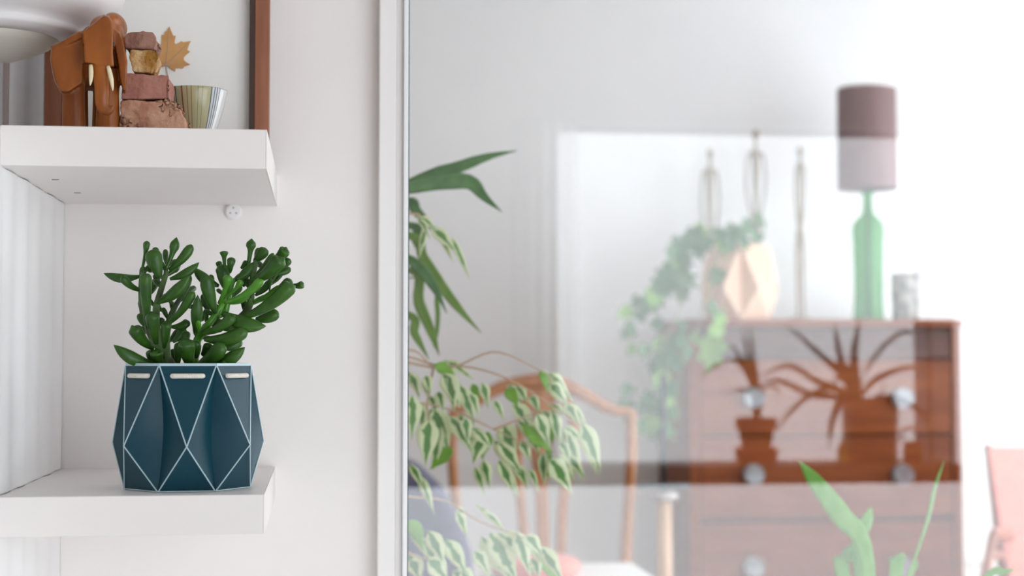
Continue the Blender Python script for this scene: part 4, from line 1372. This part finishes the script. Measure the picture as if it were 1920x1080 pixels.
# variegated weeping fig
FY = 2.0
fg = empty('weeping_fig', (-0.28, FY + 0.05, BZ), 'variegated weeping fig with cream-edged leaves on arching twigs behind the glass', 'potted plant')
simple_pot(fg, (-0.28, FY + 0.05, BZ), 0.09, 0.16, 'terra')
G().tube(curve([(-0.28, FY + .05, BZ + .13), (-0.26, FY + .05, .75), (-0.22, FY + .03, 1.0), (-0.15, FY + .02, 1.22)], 12), [0.010 - 0.0005 * i for i in range(13)], 8).build('trunk', 'bark', fg, smooth=True)
TW = [('8', [(-560, 300), (-250, 60), (0, 90), (130, 128), (300, 142), (460, 192), (600, 272), (680, 330), (760, 392)]), ('8', [(-100, 95), (120, 140), (230, 135), (400, 72), (560, 132), (650, 182)]),
      ('8', [(-560, 300), (-200, 260), (0, 290), (200, 330), (400, 420), (640, 535)]), ('8', [(-600, 600), (-200, 700), (0, 722), (180, 742), (330, 832), (560, 920), (640, 975)]), ('8', [(-560, 700), (-150, 900), (0, 970), (110, 1010), (180, 1030)]),
      ('8', [(-200, 100), (20, 62), (100, 118), (125, 150)]), ('7', [(-500, 700), (-300, 400), (20, 380), (90, 402), (140, 455), (240, 520)]), ('8', [(400, 420), (500, 380), (620, 330)]), ('8', [(130, 128), (100, 300), (110, 400)])]
for kind, t_ in TW:
    cf = C8 if kind == '8' else C7
    pts = curve([cf(x, y, FY + 0.02 * math.sin(x * .01)) for x, y in t_], 24)
    G().tube(pts, [0.0020 - 0.0013 * i / 24 for i in range(25)], 6).build('twig', 'twig', fg, smooth=True)
FIG = [(20, 170, 60, 270, 50), (90, 180, 110, 255, 42), (170, 170, 240, 310, 76), (195, 180, 215, 325, 70), (150, 250, 170, 335, 46), (245, 220, 305, 375, 60), (345, 210, 370, 315, 46), (30, 265, 30, 445, 82), (130, 330, 190, 505, 100), (105, 378, 92, 568, 88),
       (200, 360, 300, 522, 60), (215, 510, 122, 592, 70, 1), (270, 370, 282, 475, 52), (345, 455, 308, 565, 72), (350, 560, 378, 675, 50), (400, 290, 442, 375, 42), (455, 238, 502, 315, 52, 1), (480, 310, 552, 405, 60), (500, 228, 545, 295, 50), (440, 400, 492, 535, 88),
       (528, 395, 650, 515, 84, 1), (420, 478, 512, 605, 70), (420, 560, 482, 695, 60), (500, 580, 548, 685, 50), (610, 155, 638, 248, 42, 1), (650, 168, 745, 285, 52), (650, 215, 725, 305, 62), (590, 350, 642, 485, 60), (640, 300, 715, 355, 60), (660, 340, 690, 475, 60),
       (720, 300, 778, 395, 50), (720, 410, 792, 475, 50), (730, 430, 788, 635, 55), (795, 393, 872, 595, 78), (620, 528, 625, 658, 46), (650, 555, 742, 695, 92), (680, 540, 752, 645, 60), (700, 478, 738, 565, 42), (130, 128, 235, 205, 52, 1), (560, 270, 600, 345, 44), (310, 420, 380, 500, 50), (520, 470, 560, 560, 50),
       (20, 575, 78, 685, 40), (60, 628, 122, 785, 42), (230, 788, 272, 895, 40), (20, 828, 78, 955, 60, 1), (100, 878, 168, 1015, 70), (180, 918, 268, 1065, 72), (310, 968, 372, 1065, 60), (380, 888, 492, 1085, 112), (420, 888, 545, 1005, 62), (500, 878, 558, 1065, 72), (540, 898, 612, 985, 60), (600, 948, 700, 1090, 74),
       (20, 1008, 62, 1095, 82), (100, 1008, 182, 1095, 90), (345, 785, 450, 885, 32), (250, 1060, 300, 1130, 70), (570, 1000, 600, 1080, 50), (60, 300, 80, 420, 60), (290, 260, 330, 360, 40), (560, 600, 600, 700, 30)]
FIG7 = [(110, 430, 72, 592, 42), (130, 450, 245, 565, 70), (150, 440, 232, 605, 50), (235, 500, 318, 695, 42), (70, 398, 152, 465, 42), (60, 390, 120, 500, 34)]


def fig_leaf(a_, b_, w_, km, lime):
    L_ = (b_ - a_).length
    md_ = a_.lerp(b_, 0.5) + Vector((0, random.uniform(-.006, .006), 0.003))
    b_ = a_.lerp(b_, 1.12)
    cv = curve([a_, md_, b_], 14)
    wds = [max(0.0005, w_ * km * interp([(0, .06), (.1, .5), (.25, .9), (.4, 1), (.6, .82), (.78, .42), (.9, .15), (1, .02)], i / 14)) for i in range(15)]
    sd_ = Vector((1, random.uniform(-.5, .5), random.uniform(-.2, .2)))
    G().blade(cv, wds, sd_, random.uniform(-.35, .35), 0.0005).build('leaf', 'lime' if lime else 'ficus', fg, smooth=True, attr='edge', fixn=False)


for q in FIG:
    yy = FY + random.uniform(-.03, .03)
    fig_leaf(C8(q[0], q[1], yy), C8(q[2], q[3], yy + random.uniform(-.012, .012)), q[4] * 1.18, 500 / 1200 / F * FY, len(q) > 5)
for q in FIG[::2] + FIG[1:60:4]:           # further leaves hanging behind the first ones
    jx, jy = random.uniform(-45, 45), random.uniform(-30, 35)
    yy = FY + random.uniform(.03, .07)
    fig_leaf(C8(q[0] + jx, q[1] + jy, yy), C8(q[2] + jx + random.uniform(-25, 25), q[3] + jy, yy), q[4] * 0.95, 500 / 1200 / F * FY, random.random() < .15)
for q in FIG7:
    fig_leaf(C7(q[0], q[1], FY), C7(q[2], q[3], FY), q[4], 400 / 1080 / F * FY, False)

# ------------------------------------------------------------------ things on the sill behind the camera, seen in the glass
RYs = -0.90
def VR(zx, zy, dy=0.0):
    s_ = 520 / 1812
    return V(1300 + zx * s_, 590 + zy * s_, RYs + dy)


kr = 520 / 1812 / F * (2 * YG - RYs)
zsl = zsill
# spider plant
pc = VR(1155, 800)
spd = empty('spider_plant', (pc.x, RYs, zsl), 'spider plant with long arching leaves in a brown pot on the sill', 'potted plant')
hp = VR(1155, 548).z - zsl
rp = 186 * kr
G().lathe([(rp * .93, 0), (rp * .97, hp * .1), (rp, hp * .9), (rp * .97, hp), (rp * .88, hp), (rp * .86, hp * .9), (.001, hp * .9)], (pc.x, RYs, zsl + .0005), 32).build('pot', 'brownpot', spd)
cen = Vector((VR(1060, 520).x, RYs, zsl + hp * .9))
for pts, w_, dy in [([(1000, 430), (840, 270), (590, 50)], 52, .03), ([(1000, 420), (955, 260), (918, 55)], 62, -.02), ([(1055, 420), (1050, 250), (1085, 20)], 70, .02), ([(1110, 410), (1230, 225), (1380, 112), (1490, 160)], 46, 0),
                    ([(1150, 460), (1270, 385), (1420, 343), (1545, 372)], 46, .03), ([(980, 500), (800, 430), (620, 332), (420, 410)], 46, .02), ([(950, 540), (760, 520), (560, 430), (420, 462)], 46, -.03), ([(920, 485), (780, 515), (630, 635), (540, 770)], 46, -.02),
                    ([(980, 540), (910, 690), (885, 870)], 56, -.05), ([(1250, 540), (1400, 580), (1520, 670), (1555, 810)], 44, .03), ([(1200, 540), (1235, 500), (1248, 440)], 30, 0), ([(1000, 440), (930, 420), (880, 520)], 40, 0), ([(1020, 400), (960, 330), (900, 320)], 80, 0)]:
    cv = curve([cen] + [VR(x, y, dy * (i + 1) / len(pts)) for i, (x, y) in enumerate(pts)], 18)
    wds = [max(.0008, w_ * kr * interp([(0, .7), (.4, 1), (.8, .6), (1, .05)], i / 18)) for i in range(19)]
    G().blade(cv, wds, (.4, .2, 1) if abs(cv[-1].x - cv[0].x) > abs(cv[-1].z - cv[0].z) else (1, .2, .3), .25, .0008).build('leaf', 'spider', spd, smooth=True, attr='edge', fixn=False)
# terracotta pot with a rosette
tc = VR(412, 900)
ter = empty('potted_aloe', (tc.x, RYs, zsl + 0.0), 'small spiky plant in a terracotta pot on a red saucer', 'potted plant')
zs2 = VR(400, 870).z
rs = 148 * kr
G().lathe([(rs * .9, 0), (rs, (zs2 - zsl) * .9), (rs * .93, zs2 - zsl), (.001, (zs2 - zsl) * .7)], (tc.x, RYs, zsl + .0005), 32).build('saucer', 'redsaucer', ter, smooth=False)
h1 = VR(412, 665).z - zs2
rp = 138 * kr
G().lathe([(rp * .70, 0), (rp * .86, h1 * .62), (rp * 1.0, h1 * .64), (rp * 1.02, h1), (rp * .9, h1), (rp * .86, h1 * .85), (.001, h1 * .85)], (tc.x, RYs, zs2 - .004), 32).build('pot', 'terra', ter)
cen = Vector((tc.x, RYs, zs2 + h1 * .8))
for pts, w_ in [([(400, 480), (345, 320), (280, 285)], 60), ([(400, 470), (300, 270), (225, 180)], 30), ([(410, 470), (350, 250), (325, 80)], 34), ([(415, 460), (390, 260), (372, 70)], 34), ([(395, 480), (290, 300), (150, 330), (45, 410)], 40),
                ([(395, 520), (290, 490), (170, 520)], 34), ([(430, 560), (440, 520), (420, 490)], 60), ([(410, 500), (380, 360), (340, 300)], 60), ([(440, 500), (520, 470), (580, 520)], 30)]:
    cv = curve([cen] + [VR(x, y) for x, y in pts], 14)
    wds = [max(.0008, w_ * kr * interp([(0, .7), (.4, 1), (.8, .6), (1, .05)], i / 14)) for i in range(15)]
    G().blade(cv, wds, (1, .3, .3), .3, .0012).build('leaf', 'spider', ter, smooth=True, attr='edge', fixn=False)
# watering can with loop handle
wc = VR(1480, 890, .0)
wcx = wc.x
hw = VR(1480, 815).z - zsl
can = empty('watering_can', (wcx, RYs + .10, zsl), 'low brown watering can with a loop handle beside the spider plant', 'watering can')
rc = 70 * kr
cx_ = VR(1420, 890, .1).x
G().lathe([(rc * .95, 0), (rc, .006), (rc * .98, hw * .8), (rc * .8, hw), (rc * .7, hw), (.001, hw * .97)], (cx_, RYs + .12, zsl + .0005), 28).build('body', 'fwood', can, smooth=False)
G().tube(curve([VR(1360, 830, .12), VR(1365, 760, .12), VR(1410, 742, .12), VR(1460, 760, .12), VR(1468, 830, .12)], 14), .004, 8).build('handle', 'fwood', can, smooth=True)
# yellow bottle
yb = VR(945, 940, .04)
hy = VR(945, 815, .04).z - zsl
g = G().lathe([(34 * kr, 0), (36 * kr, .004), (36 * kr, hy * .6), (22 * kr, hy * .78), (14 * kr, hy * .85), (14 * kr, hy), (.001, hy)], (yb.x, RYs + .08, zsl + .0005), 20)
tag(g.build('small_bottle', 'yellow', smooth=True), 'small yellow glazed bottle on the sill', 'bottle')

# sheer curtain added behind the camera to soften the reflected window's left edge
sh = empty('edge_softening_sheer', (V(1020, 600, -0.94).x, -0.94, zsl), 'thin white sheer curtain added beside the window to soften its reflected edge', 'curtain')
xs0, xs1 = V(960, 600, -0.94).x, V(1085, 600, -0.94).x
for layer, (a_, b_) in enumerate(((xs0, xs1), (xs0 + .03, xs1 - .05), (xs0 + .06, xs1 - .10))):
    n = 60
    vs, fs = [], []
    for i in range(n + 1):
        x = a_ + (b_ - a_) * i / n
        y = -0.955 + 0.02 * layer + 0.007 * math.sin(x * 160 + layer)
        vs += [(x, y, zsl + 0.002), (x, y, wz1 + 0.003)]
    for i in range(n): fs.append((2 * i, 2 * i + 2, 2 * i + 3, 2 * i + 1))
    G().add(vs, fs).build('voile', 'sheer', sh, smooth=True, fixn=False)
G().tube([(xs0 + 0.02, -0.94, wz1 + 0.006), (wx1 + 0.1, -0.94, wz1 + 0.006)], 0.004, 10).build('curtain_rod', 'whitewood', sh, smooth=True)
for x in (xs0 + 0.04, wx1 + 0.08):
    G().tube([(x, -0.94, wz1 + 0.006), (x, -1.0, wz1 + 0.006)], 0.004, 8).build('rod_bracket', 'whitewood', sh)
